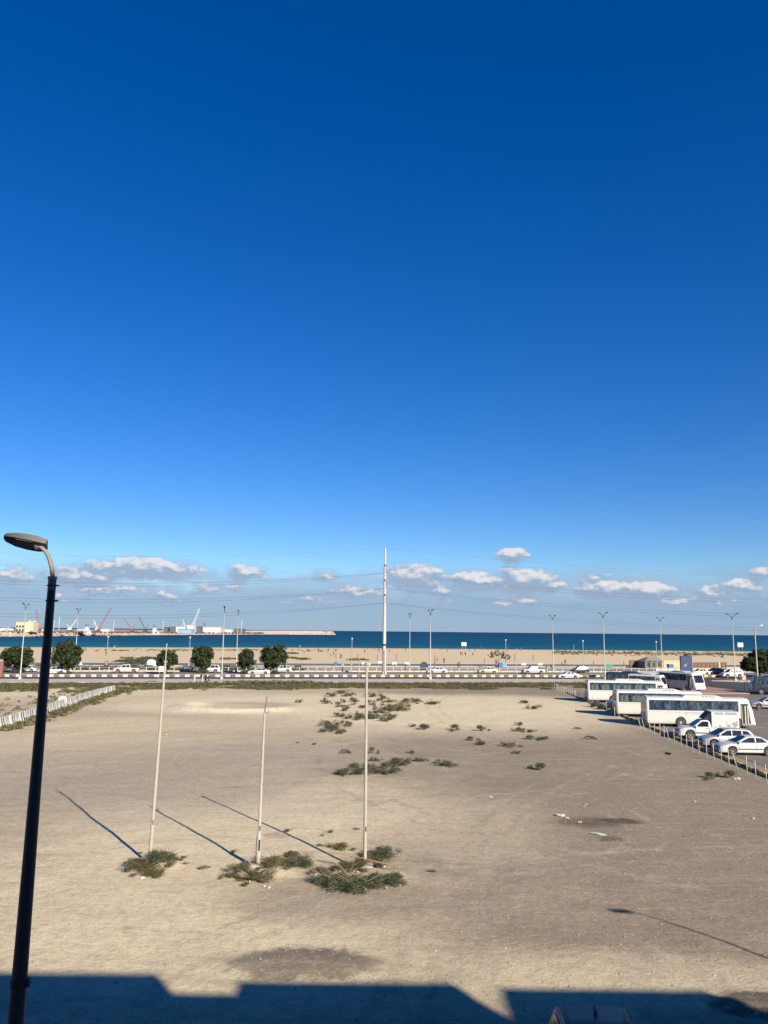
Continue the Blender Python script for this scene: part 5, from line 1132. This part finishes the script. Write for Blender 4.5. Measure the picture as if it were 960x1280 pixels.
# ================================================================== PEOPLE
m_skin = mat('skin', (.26, .15, .10), .6, var=.05); m_hair = mat('hair', (.02, .017, .015), .7)
CL = {k: mat('cloth_' + k, c, .9, var=.12) for k, c in {'white': (.40, .39, .37), 'black': (.016, .016, .02), 'dark': (.035, .035, .045), 'grey': (.25, .25, .26), 'red': (.38, .04, .05), 'pink': (.55, .22, .26), 'blue': (.06, .10, .26), 'brown': (.14, .08, .05), 'purple': (.12, .06, .14), 'denim': (.05, .07, .12), 'khaki': (.28, .22, .14)}.items()}
def person_mesh(pose):
    J = {}; E = []
    def j(n_, p, r): J[n_] = (Vector(p), r)
    sit = pose == 'sit'; robe = pose == 'robe'; st = {'walk': .30, 'stand': .02}.get(pose, .02); dz = -.45 if sit else 0
    j('pelvis', (0, 0, .95 + dz), (.155, .125)); j('waist', (0, .01, 1.10 + dz), (.14, .11)); j('chest', (0, .0, 1.30 + dz), (.165, .125)); j('neckb', (0, -.01, 1.46 + dz), (.085, .08)); j('neck', (0, 0, 1.53 + dz), (.058, .058)); j('chin', (0, .015, 1.60 + dz), (.068, .078)); j('head', (0, .012, 1.68 + dz), (.080, .098)); j('crown', (0, .0, 1.745 + dz), (.060, .075)); j('nose', (0, .105, 1.655 + dz), (.014, .016))
    E += [('pelvis', 'waist'), ('waist', 'chest'), ('chest', 'neckb'), ('neckb', 'neck'), ('neck', 'chin'), ('chin', 'head'), ('head', 'crown'), ('head', 'nose')]
    for s, n_ in ((1, 'L'), (-1, 'R')):
        sw = st * .9 * -s
        j('sh' + n_, (s * .19, 0, 1.42 + dz), .062); j('el' + n_, (s * .25, sw * .5 - .02 + (.12 if sit else 0), 1.14 + dz), .046); j('wr' + n_, (s * .26, sw + .08 + (.25 if sit else 0), .90 + dz), .033); j('ha' + n_, (s * .255, sw * 1.08 + .11 + (.3 if sit else 0), .80 + dz), .036)
        E += [('chest', 'sh' + n_), ('sh' + n_, 'el' + n_), ('el' + n_, 'wr' + n_), ('wr' + n_, 'ha' + n_)]
        if robe: continue
        if sit: j('hip' + n_, (s * .10, .05, .44), .10); j('kn' + n_, (s * .13, .45, .50), .07); j('an' + n_, (s * .13, .50, .09), .046); j('to' + n_, (s * .14, .66, .04), .038)
        else:
            g_ = st * s; j('hip' + n_, (s * .095, 0, .86), .105); j('kn' + n_, (s * .105, g_ * .55 + .03, .49), .072); j('an' + n_, (s * .105, g_ - (.06 if g_ < 0 else 0), .09), .046); j('to' + n_, (s * .12, g_ + .15, .04), .038)
        E += [('pelvis', 'hip' + n_), ('hip' + n_, 'kn' + n_), ('kn' + n_, 'an' + n_), ('an' + n_, 'to' + n_)]
    if robe:
        j('thigh', (0, 0, .62), (.19, .15)); j('hem', (0, .01, .12), (.24, .20)); j('foot', (0, .03, .03), (.12, .15)); E += [('pelvis', 'thigh'), ('thigh', 'hem'), ('hem', 'foot')]
    names_ = list(J); me = bpy.data.meshes.new('skeleton'); me.from_pydata([J[k][0] for k in names_], [(names_.index(a), names_.index(b)) for a, b in E], [])
    o = bpy.data.objects.new('skeleton', me); COL.objects.link(o); md = o.modifiers.new('skin', 'SKIN'); md.use_smooth_shade = True; o.modifiers.new('sub', 'SUBSURF').levels = 1; o.modifiers['sub'].render_levels = 1
    for k, sv_ in enumerate(me.skin_vertices[0].data):
        r = J[names_[k]][1]; sv_.radius = r if hasattr(r, '__len__') else (r, r); sv_.use_root = names_[k] == 'pelvis'
    dg = bpy.context.evaluated_depsgraph_get(); out = bpy.data.meshes.new_from_object(o.evaluated_get(dg)); out.name = 'person'; bpy.data.objects.remove(o)
    for m in (CL['dark'], CL['dark'], m_skin, m_hair, m_black):
        out.materials.append(m)
    mi = []
    for p in out.polygons:
        c = p.center; z = c.z - dz
        if z > 1.53: k = 3 if (z > 1.70 or c.y < -.02) else 2
        elif z > 1.47 and abs(c.x) < .1: k = 2
        elif abs(c.x) > .2 and z < (.93 if not sit else .93): k = 2
        elif z > .93: k = 0
        elif c.z < .075: k = 4
        else: k = 0 if robe else 1
        if sit and c.z < .52 and k == 0: k = 1
        mi.append(k)
    out.polygons.foreach_set('material_index', mi); out.polygons.foreach_set('use_smooth', [True] * len(mi)); return out
PM = {k: person_mesh(k) for k in ('stand', 'walk', 'robe', 'sit')}
def person(px, py, pose, top, low, label, rz=None, group=None, sc=1.0):
    p = GB(px, py); o = link('person', PM[pose], None, p, (0, 0, random.uniform(0, 6.28) if rz is None else rz)); o.scale = (sc, sc, sc)
    for i, m in ((0, CL[top]), (1, CL[low])): o.material_slots[i].link = 'OBJECT'; o.material_slots[i].material = m
    if pose == 'robe' and top == 'black': o.material_slots[3].link = 'OBJECT'; o.material_slots[3].material = CL['black']
    if not label.startswith('person'): label = 'person ' + label
    return tag(o, label, 'person', group)
W4 = 'people walking on the road pavement'
person(243, 854.2, 'robe', 'white', 'white', 'person in long white clothes walking left of the group of three', 1.4, W4, 1.02); person(253, 854.6, 'robe', 'white', 'white', 'person in white beside the two dark dressed walkers', 1.6, W4)
person(257, 854.6, 'walk', 'black', 'black', 'person dressed all in black in the middle of the walking group', 1.6, W4, 1.04); person(261, 854.8, 'walk', 'dark', 'denim', 'person in dark top, rightmost of the walking group', 1.5, W4)
for (px, py, po, a, c, lab) in ((410, 816, 'stand', 'black', 'dark', 'in dark clothes alone on the beach left of the football players'), (417, 819.5, 'walk', 'dark', 'dark', 'in dark clothes running with the beach group'), (413.5, 820.5, 'walk', 'grey', 'dark', 'in grey bending in the beach group'), (420, 823, 'walk', 'red', 'red', 'in red on the beach behind the blue tent boards'), (426, 823, 'robe', 'black', 'black', 'in black robe next to the person in red'), (428.5, 822.5, 'stand', 'pink', 'red', 'small, in pink beside the black robed person'), (380, 818.5, 'walk', 'brown', 'khaki', 'in brown walking on open sand left of the beach group'), (456, 816, 'robe', 'black', 'black', 'in dark robe on the sand left of the power pole'), (473, 814, 'walk', 'purple', 'dark', 'in purple by the water left of the power pole'), (475.5, 814, 'stand', 'pink', 'white', 'in pink by the water beside the power pole'),
        (486.5, 816.5, 'stand', 'black', 'black', 'in black right of the power pole on the sand'), (576, 819.5, 'stand', 'black', 'black', 'in black, left one of a trio under the white board'), (578.3, 819.5, 'stand', 'dark', 'black', 'in dark clothes, middle one of a trio under the white board'), (581.7, 820, 'walk', 'black', 'black', 'in black, right one of a trio under the white board'), (591, 820, 'walk', 'black', 'dark', 'in black walking right of the trio'), (547.3, 827, 'sit', 'dark', 'dark', 'seated on the sand above the white sedan'), (555, 829, 'robe', 'black', 'black', 'in black robe near the promenade right of the lamp'), (572.5, 835, 'stand', 'black', 'black', 'in black, left one of a couple on the promenade'), (574.7, 835, 'stand', 'dark', 'black', 'in dark clothes, right one of a couple on the promenade'), (506.5, 838.5, 'stand', 'dark', 'dark', 'standing at the balustrade right of the power pole'),
        (683, 839.5, 'stand', 'black', 'black', 'in black between white pickup and lamp'), (689, 839, 'stand', 'dark', 'denim', 'in dark clothes beside the lamp and white pickup'), (691.5, 839, 'stand', 'white', 'grey', 'in white beside the lamp, right of two dark figures'), (706.5, 831, 'walk', 'black', 'black', 'in black striding on the promenade right of the lamp'), (702, 831.5, 'sit', 'grey', 'dark', 'seated in grey by the striding black figure'), (132.5, 819.5, 'stand', 'brown', 'dark', 'on the sand right behind the left promenade light column'), (5.5, 821, 'stand', 'black', 'dark', 'in dark clothes on sand at the left edge'), (319.7, 832, 'walk', 'black', 'black', 'in black on the promenade between the two biggest trees'), (746, 820, 'sit', 'dark', 'dark', 'crouching on the sand above the bus row'), (105, 814, 'walk', 'dark', 'dark', 'in dark clothes near the water right of the pointed tree'), (107.2, 814, 'stand', 'brown', 'dark', 'in brown near the water right of the pointed tree')):
    person(px, py, po, a, c, lab, None, 'people on the beach')
WL = sorted([(20, 810.3), (100, 810.4), (115, 810.3), (131, 810.2), (145, 810.2), (216, 810), (373.5, 809.6), (375.5, 809.6), (390.5, 809.6), (506.5, 810.4), (510.5, 810.4), (543.5, 810.6), (633, 812), (636, 812), (638.5, 812), (650, 812.2), (654, 812.2), (646, 812.2), (745, 813), (761.5, 813.2), (255, 811.5), (300, 812), (560, 811.8), (612, 812.2), (668, 812.6), (700, 813)])
for i, (px, py) in enumerate(WL): person(px, py, random.choice(('stand', 'walk', 'robe')), random.choice(('black', 'dark', 'dark', 'brown')), random.choice(('black', 'denim')), f'person in dark clothes at the water edge, {ORD[i]} from the left', None, 'people at the water edge')
SC = sorted((r_.uniform(230, 720), 811.8 + abs(r_.gauss(0, 2.2))) for _ in range(22))
for i, (px, py) in enumerate(SC): person(px, py, r_.choice(('stand', 'walk', 'robe', 'walk')), r_.choice(('black', 'dark', 'dark', 'brown', 'blue', 'grey')), r_.choice(('black', 'denim', 'dark')), f'small dark figure scattered on the upper beach, {ORD[i]} from the left', None, 'small figures scattered on the beach')
person(143, 810.4, 'robe', 'white', 'white', 'person in white standing at the water edge on the left', 0); person(375, 810, 'stand', 'white', 'grey', 'person in white at the water edge above the biggest tree', 0)

# ================================================================== BEACH AND PROMENADE FURNITURE
WP = 'weathered posts on the beach'
me_wp = MB().tube([(0, 0, -.2), (0, 0, 2.1), (.02, 0, 2.2)], [.09, .08, .05], 7).mesh('beach_post', [m_wood], 40)
for (px, py, h, lab) in ((447, 826, 1.0, 'weathered dark post on the beach left of the power pole'), (471.5, 825.5, .9, 'weathered dark post on the sand next to the power pole'), (495.5, 826, 1.0, 'weathered dark post on the sand right of the power pole'), (543.5, 830, 1.25, 'tall dark post on the sand right of the near lamp row'), (605.5, 829, .75, 'short dark post left of the small tree'), (643.5, 827, 1.1, 'dark post on the sand right of the small tree'), (666.5, 826, 1.0, 'dark post on the sand above the white pickup'), (742, 832, .6, 'short dark post above the bus row'), (780, 832, .6, 'short post beside the brown low wall')):
    o = link('beach_post', me_wp, None, GB(px, py)); o.scale = (1.3, 1.3, h); tag(o, lab, 'post', WP)
def board_on_legs(px, py, w, h, leg, label):
    t = thing('notice_board', label, 'board', GB(px, py)); MB().box((0, 0, leg + h / 2), (w, .12, h)).obj('panel', m_signwhite, t)
    for s in (1, -1): MB().tube([(s * w * .3, .1, -.2), (s * w * .3, .1, leg + h * .8)], .09, 7).obj('leg', m_galv, t)
    b = MB(); b.box((0, -.02, leg + h + .04), (w + .1, .2, .1)); b.box((0, -.02, leg - .04), (w + .1, .2, .1)); b.obj('frame', m_conc, t)
board_on_legs(580, 811.8, 3.1, 2.1, 2.2, 'white board on two legs at the water edge, centre'); board_on_legs(926, 814.5, 3.6, 2.7, 3.0, 'white board on two legs at the water edge beside the right tree')
BN = 'white benches on the promenade'
me_b = [MB().box((0, 0, .45), (1.7, .5, .12)).mesh('seat', [m_signwhite]), MB().box((0, .26, .85), (1.7, .1, .5)).mesh('backrest', [m_signwhite]), MB().box((0, 0, .2), (.14, .46, .4)).mesh('leg', [m_signwhite])]
for (px, py, lab) in ((493, 832, 'white bench just right of the power pole'), (508.5, 832, 'white bench left of the far row lamp'), (455.5, 832, 'white bench left of the power pole'), (475.5, 831, 'white bench touching the power pole on its left'), (654.5, 833, 'white bench left of the white pickup roof'), (675, 833, 'white bench above the white pickup bed'), (459.5, 833.2, 'white bench beside the right flagpole top')):
    t = thing('bench', lab, 'bench', G(px, py) + Vector((0, 0, .06)), TH + math.pi, BN); t.scale = (.78, .8, .78); link('seat', me_b[0], t); link('backrest', me_b[1], t)
    for s in (1, -1): link('leg', me_b[2], t, (s * .65, 0, 0))
def bin_(px, py, w, h, label, m=m_blue):
    t = thing('litter_bin', label, 'bin', G(px, py) + Vector((0, 0, .05)), TH); MB().box((0, 0, h * .45), (w, w * .8, h * .9), taper=1.1).obj('body', m, t); MB().box((0, 0, h * .95), (w * 1.16, w * .95, h * .1), taper=.9).obj('lid', m, t)
    for s in (1, -1): MB().tube([(s * w * .4, -w * .3, .08), (s * w * .4, -w * .2, .08)], .09, 8).obj('wheel', m_black, t)
bin_(625.5, 834, .95, 1.3, 'dark blue bin under the small beach tree'); bin_(629.5, 834, .8, 1.0, 'lighter blue bin right of the dark blue bin', mat('pale_blue_plastic', (.14, .26, .40), .5)); bin_(838, 837, 1.3, 1.4, 'blue bin beside the tan wall left of the billboard'); bin_(419.5, 832, .8, .9, 'small blue bin left of the blue tent boards')
def tent(px, py, w, h, label, m, m2):
    t = thing('beach_tent', label, 'tent', G(px, py) + Vector((0, 0, .05)), .2); MB().add([(-w / 2, -w / 2, 0), (w / 2, -w / 2, 0), (w / 2, w / 2, 0), (-w / 2, w / 2, 0), (0, 0, h)], [(0, 1, 4), (1, 2, 4), (2, 3, 4), (3, 0, 4), (0, 3, 2, 1)]).obj('canvas', m, t)
    MB().slab([(-.1 * w, -w * .47, .05), (.32 * w, -w * .47, .05), (.05 * w, -w * .10, h * .8)], (0, -1, .5), .03).obj('flap', m2, t)
tent(428, 832, .95, 1.15, 'pair of bright blue tent boards on the promenade below the beach group', m_blue, MATS['pale_blue_plastic']); tent(101, 832, 1.1, 1.25, 'pale blue and white small tent behind the pointed tree', MATS['pale_blue_plastic'], m_signwhite)
arch_board(G(189, 833) + Vector((0, 0, .05)), 2.2, 1.7, 'white arch standing on the promenade left of the third round tree')
# big black round piece beside the road
t = thing('round_board', 'large black round piece standing on the promenade left of the driving sedan', 'board', G(530, 837.5), TH); seg = 24
b = MB(); b.loft([[(.95 * r * math.cos(2 * math.pi * k / seg), y, 1.0 + .95 * r * math.sin(2 * math.pi * k / seg)) for (r, y) in ((.72, -.2), (1, -.2), (1.03, 0), (1, .2), (.72, .2))] for k in range(seg + 1)], cap=False); b.obj('rim', m_black, t, 40)
b = MB(); b.tube([(0, -.08, 1.0), (0, .08, 1.0)], .72, 20); b.obj('disc', m_navyboard, t, 40)
for s in (1, -1): MB().box((s * .55, 0, .15), (.2, .5, .5)).obj('leg', m_black, t)
# sign board on posts at the near pavement, and thin posts
t = thing('road_sign', 'white rectangular sign on two posts seen left of the left flagpole', 'sign', G(202, 854.5) + Vector((0, 0, .02)), TH); MB().box((0, 0, 2.45), (1.25, .06, .95)).obj('panel', m_signwhite, t)
for s in (1, -1): MB().tube([(s * .5, .05, 0), (s * .5, .05, 2.8)], .04, 7).obj('post', m_galv, t)
SPG = 'thin sign posts on the near pavement'
me_tp = MB().tube([(0, 0, 0), (0, 0, 3.6)], .04, 7).mesh('sign_post', [m_galv]); me_tp2 = MB().tube([(0, 0, 0), (0, 0, 6.5)], [.06, .045], 7).mesh('sign_post', [m_galv])
for (px, py, me_, lab) in ((357.5, 853, me_tp, 'thin bare post on the pavement right of the tallest tree'), (448.5, 855, me_tp, 'thin bare post on the pavement left of the right flagpole top'), (646.5, 853, me_tp2, 'tall thin post in front of the white pickup'), (718, 838, me_tp2, 'thin post left of the dark hatchback')):
    tag(link('sign_post', me_, None, G(px, py)), lab, 'post', SPG)
t = thing('green_sign', 'green oval sign on a post above the dark bus', 'sign', G(761, 848), TH); MB().tube([(0, 0, 0), (0, 0, 2.2)], .06, 8).obj('post', m_galv, t)
MB().slab([(1.0 * math.cos(a), -.05, 2.55 + .42 * math.sin(a)) for a in [2 * math.pi * k / 20 for k in range(20)]], (0, 1, 0), .1).obj('panel', m_green, t)
t = thing('warning_sign', 'red edged white triangular warning sign on a post at the paved island', 'sign', G(931, 866.5), 0.2); MB().tube([(0, 0, 0), (0, 0, 2.8)], .04, 8).obj('post', m_galv, t)
MB().slab([(-.50, -.05, 2.1), (.50, -.05, 2.1), (0, -.05, 2.98)], (0, 1, 0), .03).obj('plate', m_signred, t); MB().slab([(-.33, -.055, 2.19), (.33, -.055, 2.19), (0, -.055, 2.77)], (0, -1, 0), .012).obj('face', m_signwhite, t)
t = thing('billboard', 'tall navy blue advertising board beside the coach', 'billboard', G(858.5, 847), TH); MB().box((0, 0, 2.55), (2.7, .5, 4.3)).obj('panel', m_navyboard, t); MB().box((0, 0, .2), (2.2, .6, .4)).obj('plinth', m_conc, t); MB().box((1.42, 0, 2.5), (.14, .56, 4.5)).obj('side_frame', m_galv, t)
b = MB()
for (x, z, w, h) in ((-.35, 2.75, .5, .10), (-.15, 2.55, .4, .10), (-.45, 2.5, .12, .45), (.1, 2.95, .25, .08)): b.box((x, -.256, z), (w, .012, h))
b.obj('emblem', mat('pale_emblem', (.35, .38, .45), .6), t); b = MB(); b.tube([(0, 0, 4.7), (0, 0, 4.95), (0, 0, 5.2)], [.25, .32, .1], 10); b.obj('lamp_hood', m_black, t)
t = thing('gate_pillar', 'reddish brown pillar cut by the left edge beside the coast road', 'pillar', G(0.3, 846.5), TH); MB().box((0, 0, 1.4), (.75, .75, 2.8)).obj('shaft', m_redpillar, t); MB().box((0, 0, 2.85), (.9, .9, .12)).obj('cap', m_redpillar, t)

# low beach buildings and walls on the right
def wall_piece(px0, px1, py, h, depth, m, name, label, cat='wall', cap=True):
    a = G(px0, py); c = G(px1, py); mid = (a + c) / 2; w = (c - a).length; t = thing(name, label, cat, mid, math.atan2(c.y - a.y, c.x - a.x)); MB().box((0, depth / 2, h / 2), (w, depth, h)).obj('body', m, t)
    if cap: MB().box((0, depth / 2, h + .05), (w + .12, depth + .12, .1)).obj('coping', m_roofgrey if m is m_brown else m_tan, t)
    return t, w
t, w = wall_piece(788, 806, 834.5, 1.9, .5, m_brown, 'low_wall', 'brown low wall left of the dark low building on the beach')
t, w = wall_piece(806.5, 829, 835.5, 1.9, 4.0, m_roofgrey, 'beach_hut', 'low dark beach hut with pitched grey roof', 'hut', False)
MB().add([(-w / 2 - .2, -.3, 1.9), (w / 2 + .2, -.3, 1.9), (w / 2 + .2, 4.3, 1.9), (-w / 2 - .2, 4.3, 1.9), (-w * .1, 2.0, 3.2), (w * .35, 2.0, 3.2)], [(0, 1, 5, 4), (1, 2, 5), (2, 3, 4, 5), (3, 0, 4), (0, 3, 2, 1)]).obj('roof', mat('hut_roof', (.20, .18, .155), .8), t)
for k in range(3): MB().box((-w * .3 + k * w * .3, -.03, 1.0), (.8, .06, 1.1)).obj('shutter', m_black, t)
t, w = wall_piece(829.5, 850, 835.5, 2.1, 3.0, m_tan, 'tan_wall', 'tan rendered wall between the beach hut and the billboard', 'wall', True)
for k in range(4): MB().box((-w * .3 + k * w * .2, -.03, .9), (.5, .07, 1.0)).obj('opening', m_whiteconc, t)
t, w = wall_piece(867, 909, 836.5, 1.75, .6, m_brown, 'brick_wall', 'long brown brick wall behind the white sedan and SUV', 'wall')
for k in range(9): MB().box((-w / 2 + .3 + k * (w - .6) / 8, -.06, .88), (.35, .12, 1.72)).obj('pier', m_brown, t)
MB().box((w / 2 - 2.4, -.05, .9), (.5, .2, 1.8)).obj('gate_post', m_tan, t)
t, w = wall_piece(820, 925, 838.8, .7, .3, m_whiteconc, 'kerb_wall', 'low white kerb wall in front of the beach buildings on the right', 'wall')

# ================================================================== HARBOUR (1 to 1.5 km away)
def hp(px, y, z=3.9):
    d = pix_dir(px, 780); k = y / d.y; return Vector((d.x * k, y, z))
def hz_of(px, py, y): return at_y(px, py, y).z
HY = 1150
def block(px0, px1, top, y, m, name, label, cat='building', dep=18, wins=0, roof=None):
    a = hp(px0, y); c = hp(px1, y); zt = hz_of((px0 + px1) / 2, top, y); w = c.x - a.x; t = thing(name, label, cat, ((a.x + c.x) / 2, y, 3.7)); h = zt - 3.7; MB().box((0, dep / 2, h / 2), (w, dep, h)).obj('wall', m, t)
    MB().add([(-w / 2 - .3, -.3, h), (w / 2 + .3, -.3, h), (w / 2 + .3, dep + .3, h), (-w / 2 - .3, dep + .3, h), (-w / 2, dep / 2, h + (roof or .8)), (w / 2, dep / 2, h + (roof or .8))], [(0, 1, 5, 4), (1, 2, 5), (2, 3, 4, 5), (3, 0, 4), (0, 3, 2, 1)]).obj('roof', m, t)
    for k in range(wins): MB().box((-w / 2 + w * (k + .5) / wins, -.2, h * .4), (w / wins * .4, .3, h * .4)).obj('door', m_winddark, t)
    return t, w, h
t, w, h = block(20, 31, 777.5, 960, m_yelbld, 'harbour_building', 'cream harbour building with dark arched windows left of near lamp', dep=14)
for r0 in range(2):
    for k in range(3): MB().box((-w / 2 + w * (k + .5) / 3, -.2, 2.4 + r0 * 4.4), (w * .18, .5, 2.6)).obj('window', m_winddark, t)
for (px0, px1, tp, lb) in ((31, 42, 777.5, 'right wing of the cream harbour building with domed roof line'),):
    t, w, h = block(px0, px1, tp, 962, m_yelbld, 'harbour_building', lb, dep=14)
    for k in range(2): MB().tube([(-w * .25 + k * w * .5, 7, h), (-w * .25 + k * w * .5, 7, h + 1.2), (-w * .25 + k * w * .5, 7, h + 2.0)], [2.4, 2.0, .3], 12).obj('dome', m_yelbld, t)
block(220, 232, 783.3, HY, m_ware, 'warehouse', 'small white warehouse at the harbour left of the white crane', wins=1); block(233.5, 242, 781.5, HY, m_ware, 'warehouse', 'tall square white harbour building under the white crane'); block(251, 276, 784, HY + 60, m_ware, 'warehouse', 'long white warehouse right of the white crane', wins=0)
block(205, 210, 784.3, HY, m_waregrey, 'harbour_shed', 'small dark harbour shed, leftmost of two dark sheds'); block(212.5, 219.5, 784, HY, m_waregrey, 'harbour_shed', 'dark blue harbour shed next to the white warehouse'); block(245, 250.5, 783.5, HY + 30, m_waregrey, 'harbour_shed', 'dark harbour shed between the white buildings')
block(126, 137, 786.3, 1080, m_ware, 'harbour_shed', 'low white shed below the tall red crane'); block(97, 105, 786.3, 1080, m_ware, 'harbour_shed', 'low white shed right of near lamp post', wins=2); block(0, 7, 785.2, 960, m_ware, 'harbour_shed', 'low pale shed at the left edge of the harbour'); block(8, 19, 786, 970, m_ware, 'harbour_shed', 'low pale shed left of the cream harbour building')
block(277, 290, 786.8, HY + 150, m_ware, 'harbour_shed', 'low pale shed right of the long white warehouse'); block(290, 305, 786.6, HY + 200, m_waregrey, 'harbour_shed', 'low dark shed at the root of the breakwater'); block(45, 60, 786.5, 1000, m_ware, 'harbour_shed', 'low pale shed left of near lamp post beside red crane')
block(224, 240, 787, HY - 40, mat('pale_blue_cladding', (.25, .38, .48), .6), 'harbour_shed', 'pale blue low shed in front of the white warehouses')
# low clutter along the quay
pts = []; sz = []
for i in range(900):
    px = random.uniform(0, 330); y = 930 + px * 1.0 + random.uniform(-20, 140); p = hp(px, y, 4.2); pts.append(p); sz.append(random.uniform(.8, 2.6))
struct(link('quay_clutter', blobs_mesh('quay_clutter', pts, sz, mat('quay_clutter_brown', (.15, .11, .085), .9, var=.4, scale=.02))), 'stuff')
def crane(px_b, py_b, px_t, py_t, y, m, label, wd=1.5, jib=None):
    p = hp(px_b, y); zt = hz_of(px_t, py_t, y); xt = at_y(px_t, py_t, y).x - p.x; t = thing('harbour_crane', label, 'crane', p); zt -= p.z
    MB().box((0, 0, 1.6), (6, 5, 2.2)).obj('crawler_base', m_craneblack, t); MB().box((0, 0, 4.0), (5, 4, 2.6), taper=.85).obj('cab', m, t)
    b = MB(); A = Vector((0, 0, 4.5)); Bp = Vector((xt, 0, zt)); d = (Bp - A).normalized(); s1 = d.cross(Vector((0, 1, 0))).normalized(); w_ = wd / 2; n_ = max(6, int((Bp - A).length / 3))
    cor = [(s1 * w_ + Vector((0, w_, 0))), (s1 * w_ - Vector((0, w_, 0))), (-s1 * w_ - Vector((0, w_, 0))), (-s1 * w_ + Vector((0, w_, 0)))]
    for c in cor: b.tube([A + c, Bp + c * .35], .15, 4)
    for k in range(n_):
        q0 = A + (Bp - A) * k / n_; q1 = A + (Bp - A) * (k + 1) / n_; f0 = 1 - .65 * k / n_; f1 = 1 - .65 * (k + 1) / n_
        for j in range(4): b.tube([q0 + cor[j] * f0, q1 + cor[(j + 1) % 4] * f1], .09, 3)
    b.obj('lattice_boom', m, t)
    bk = Vector((-math.copysign(4.5, xt or 1), 0, 11)); MB().tube([A, bk], .3, 5).obj('gantry', m, t); MB().tube([bk, Bp], .06, 3).obj('stay_cable', m_craneblack, t); MB().tube([Bp, Bp - Vector((0, 0, zt * .35))], .06, 3).obj('hoist_cable', m_craneblack, t); MB().box(Bp - Vector((0, 0, zt * .35)), (.9, .9, 1.2)).obj('hook_block', m, t)
crane(50, 788, 45.5, 762, 1000, m_cranered, 'red lattice crane left of the near lamp post', 2.6); crane(124, 787.5, 139, 759.5, 1100, m_cranered, 'tallest red crane boom leaning right'); crane(122, 787.5, 117, 775, 1120, m_cranewhite, 'short pale crane just left of the tall red crane'); crane(165, 787, 154.5, 772, 1150, m_cranered, 'thin red crane leaning left behind the white pickup'); crane(182, 787.5, 173.5, 771, 1150, m_craneblack, 'thin black crane leaning left')
crane(87.5, 786, 97, 773, 1100, m_cranewhite, 'white crane boom leaning right behind the far lamp'); crane(239, 781.8, 249.5, 760.5, HY + 10, m_cranewhite, 'big white crane above the square white building', 3.4); crane(233, 783, 228.5, 774.5, HY + 20, m_cranewhite, 'small white crane leaning left beside the big white crane'); crane(257, 785, 255, 777, HY + 90, m_craneblack, 'small dark crane above the long white warehouse')
def ship(px, y, w, label):
    p = hp(px, y); t = thing('ship', label, 'ship', (p.x, p.y, 2.4)); b = MB(); b.loft([[(x, -yy, z) for (yy, z) in ((0, -1), (k * .6, -1), (k, 3.2), (-k, 3.2), (-k * .6, -1))] for (x, k) in ((-w / 2, 2.6), (-w * .3, 3.4), (w * .3, 3.2), (w / 2, .4))]); b.obj('hull', m_cranewhite, t)
    b = MB(); b.box((-w * .12, 0, 4.8), (w * .5, 5, 3.2)); b.box((-w * .12, 0, 7.4), (w * .32, 4.4, 2.2)); b.obj('superstructure', m_ware, t); MB().tube([(-w * .25, 0, 7), (-w * .25, 0, 13)], [1.0, .5], 8).obj('funnel', m_craneblack, t); MB().tube([(0, 0, 8), (0, 0, 13)], .18, 5).obj('mast', m_craneblack, t)
ship(195, 1120, 10, 'white ship superstructure with dark funnel behind the quay, centre left'); ship(110.5, 1050, 11, 'white ship with dark mast behind the quay right of the near lamp')
MG = 'thin pale masts at the harbour'
me_m = MB().tube([(0, 0, 0), (0, 0, 1)], .28, 6).mesh('harbour_mast', [m_cranewhite])
for (px, top, lab) in ((67.5, 775, 'thin pale mast behind the near lamp post'), (142.5, 775, 'thin pale mast right of the tall red crane'), (74, 771, 'thin pale mast just right of the near lamp post'), (204, 776, 'thin pale mast left of the dark sheds'), (302, 775, 'thin pale mast at the root of the breakwater')):
    p = hp(px, 1080); o = link('harbour_mast', me_m, None, p); o.scale = (1, 1, hz_of(px, top, 1080) - 3.9); tag(o, lab, 'mast', MG)
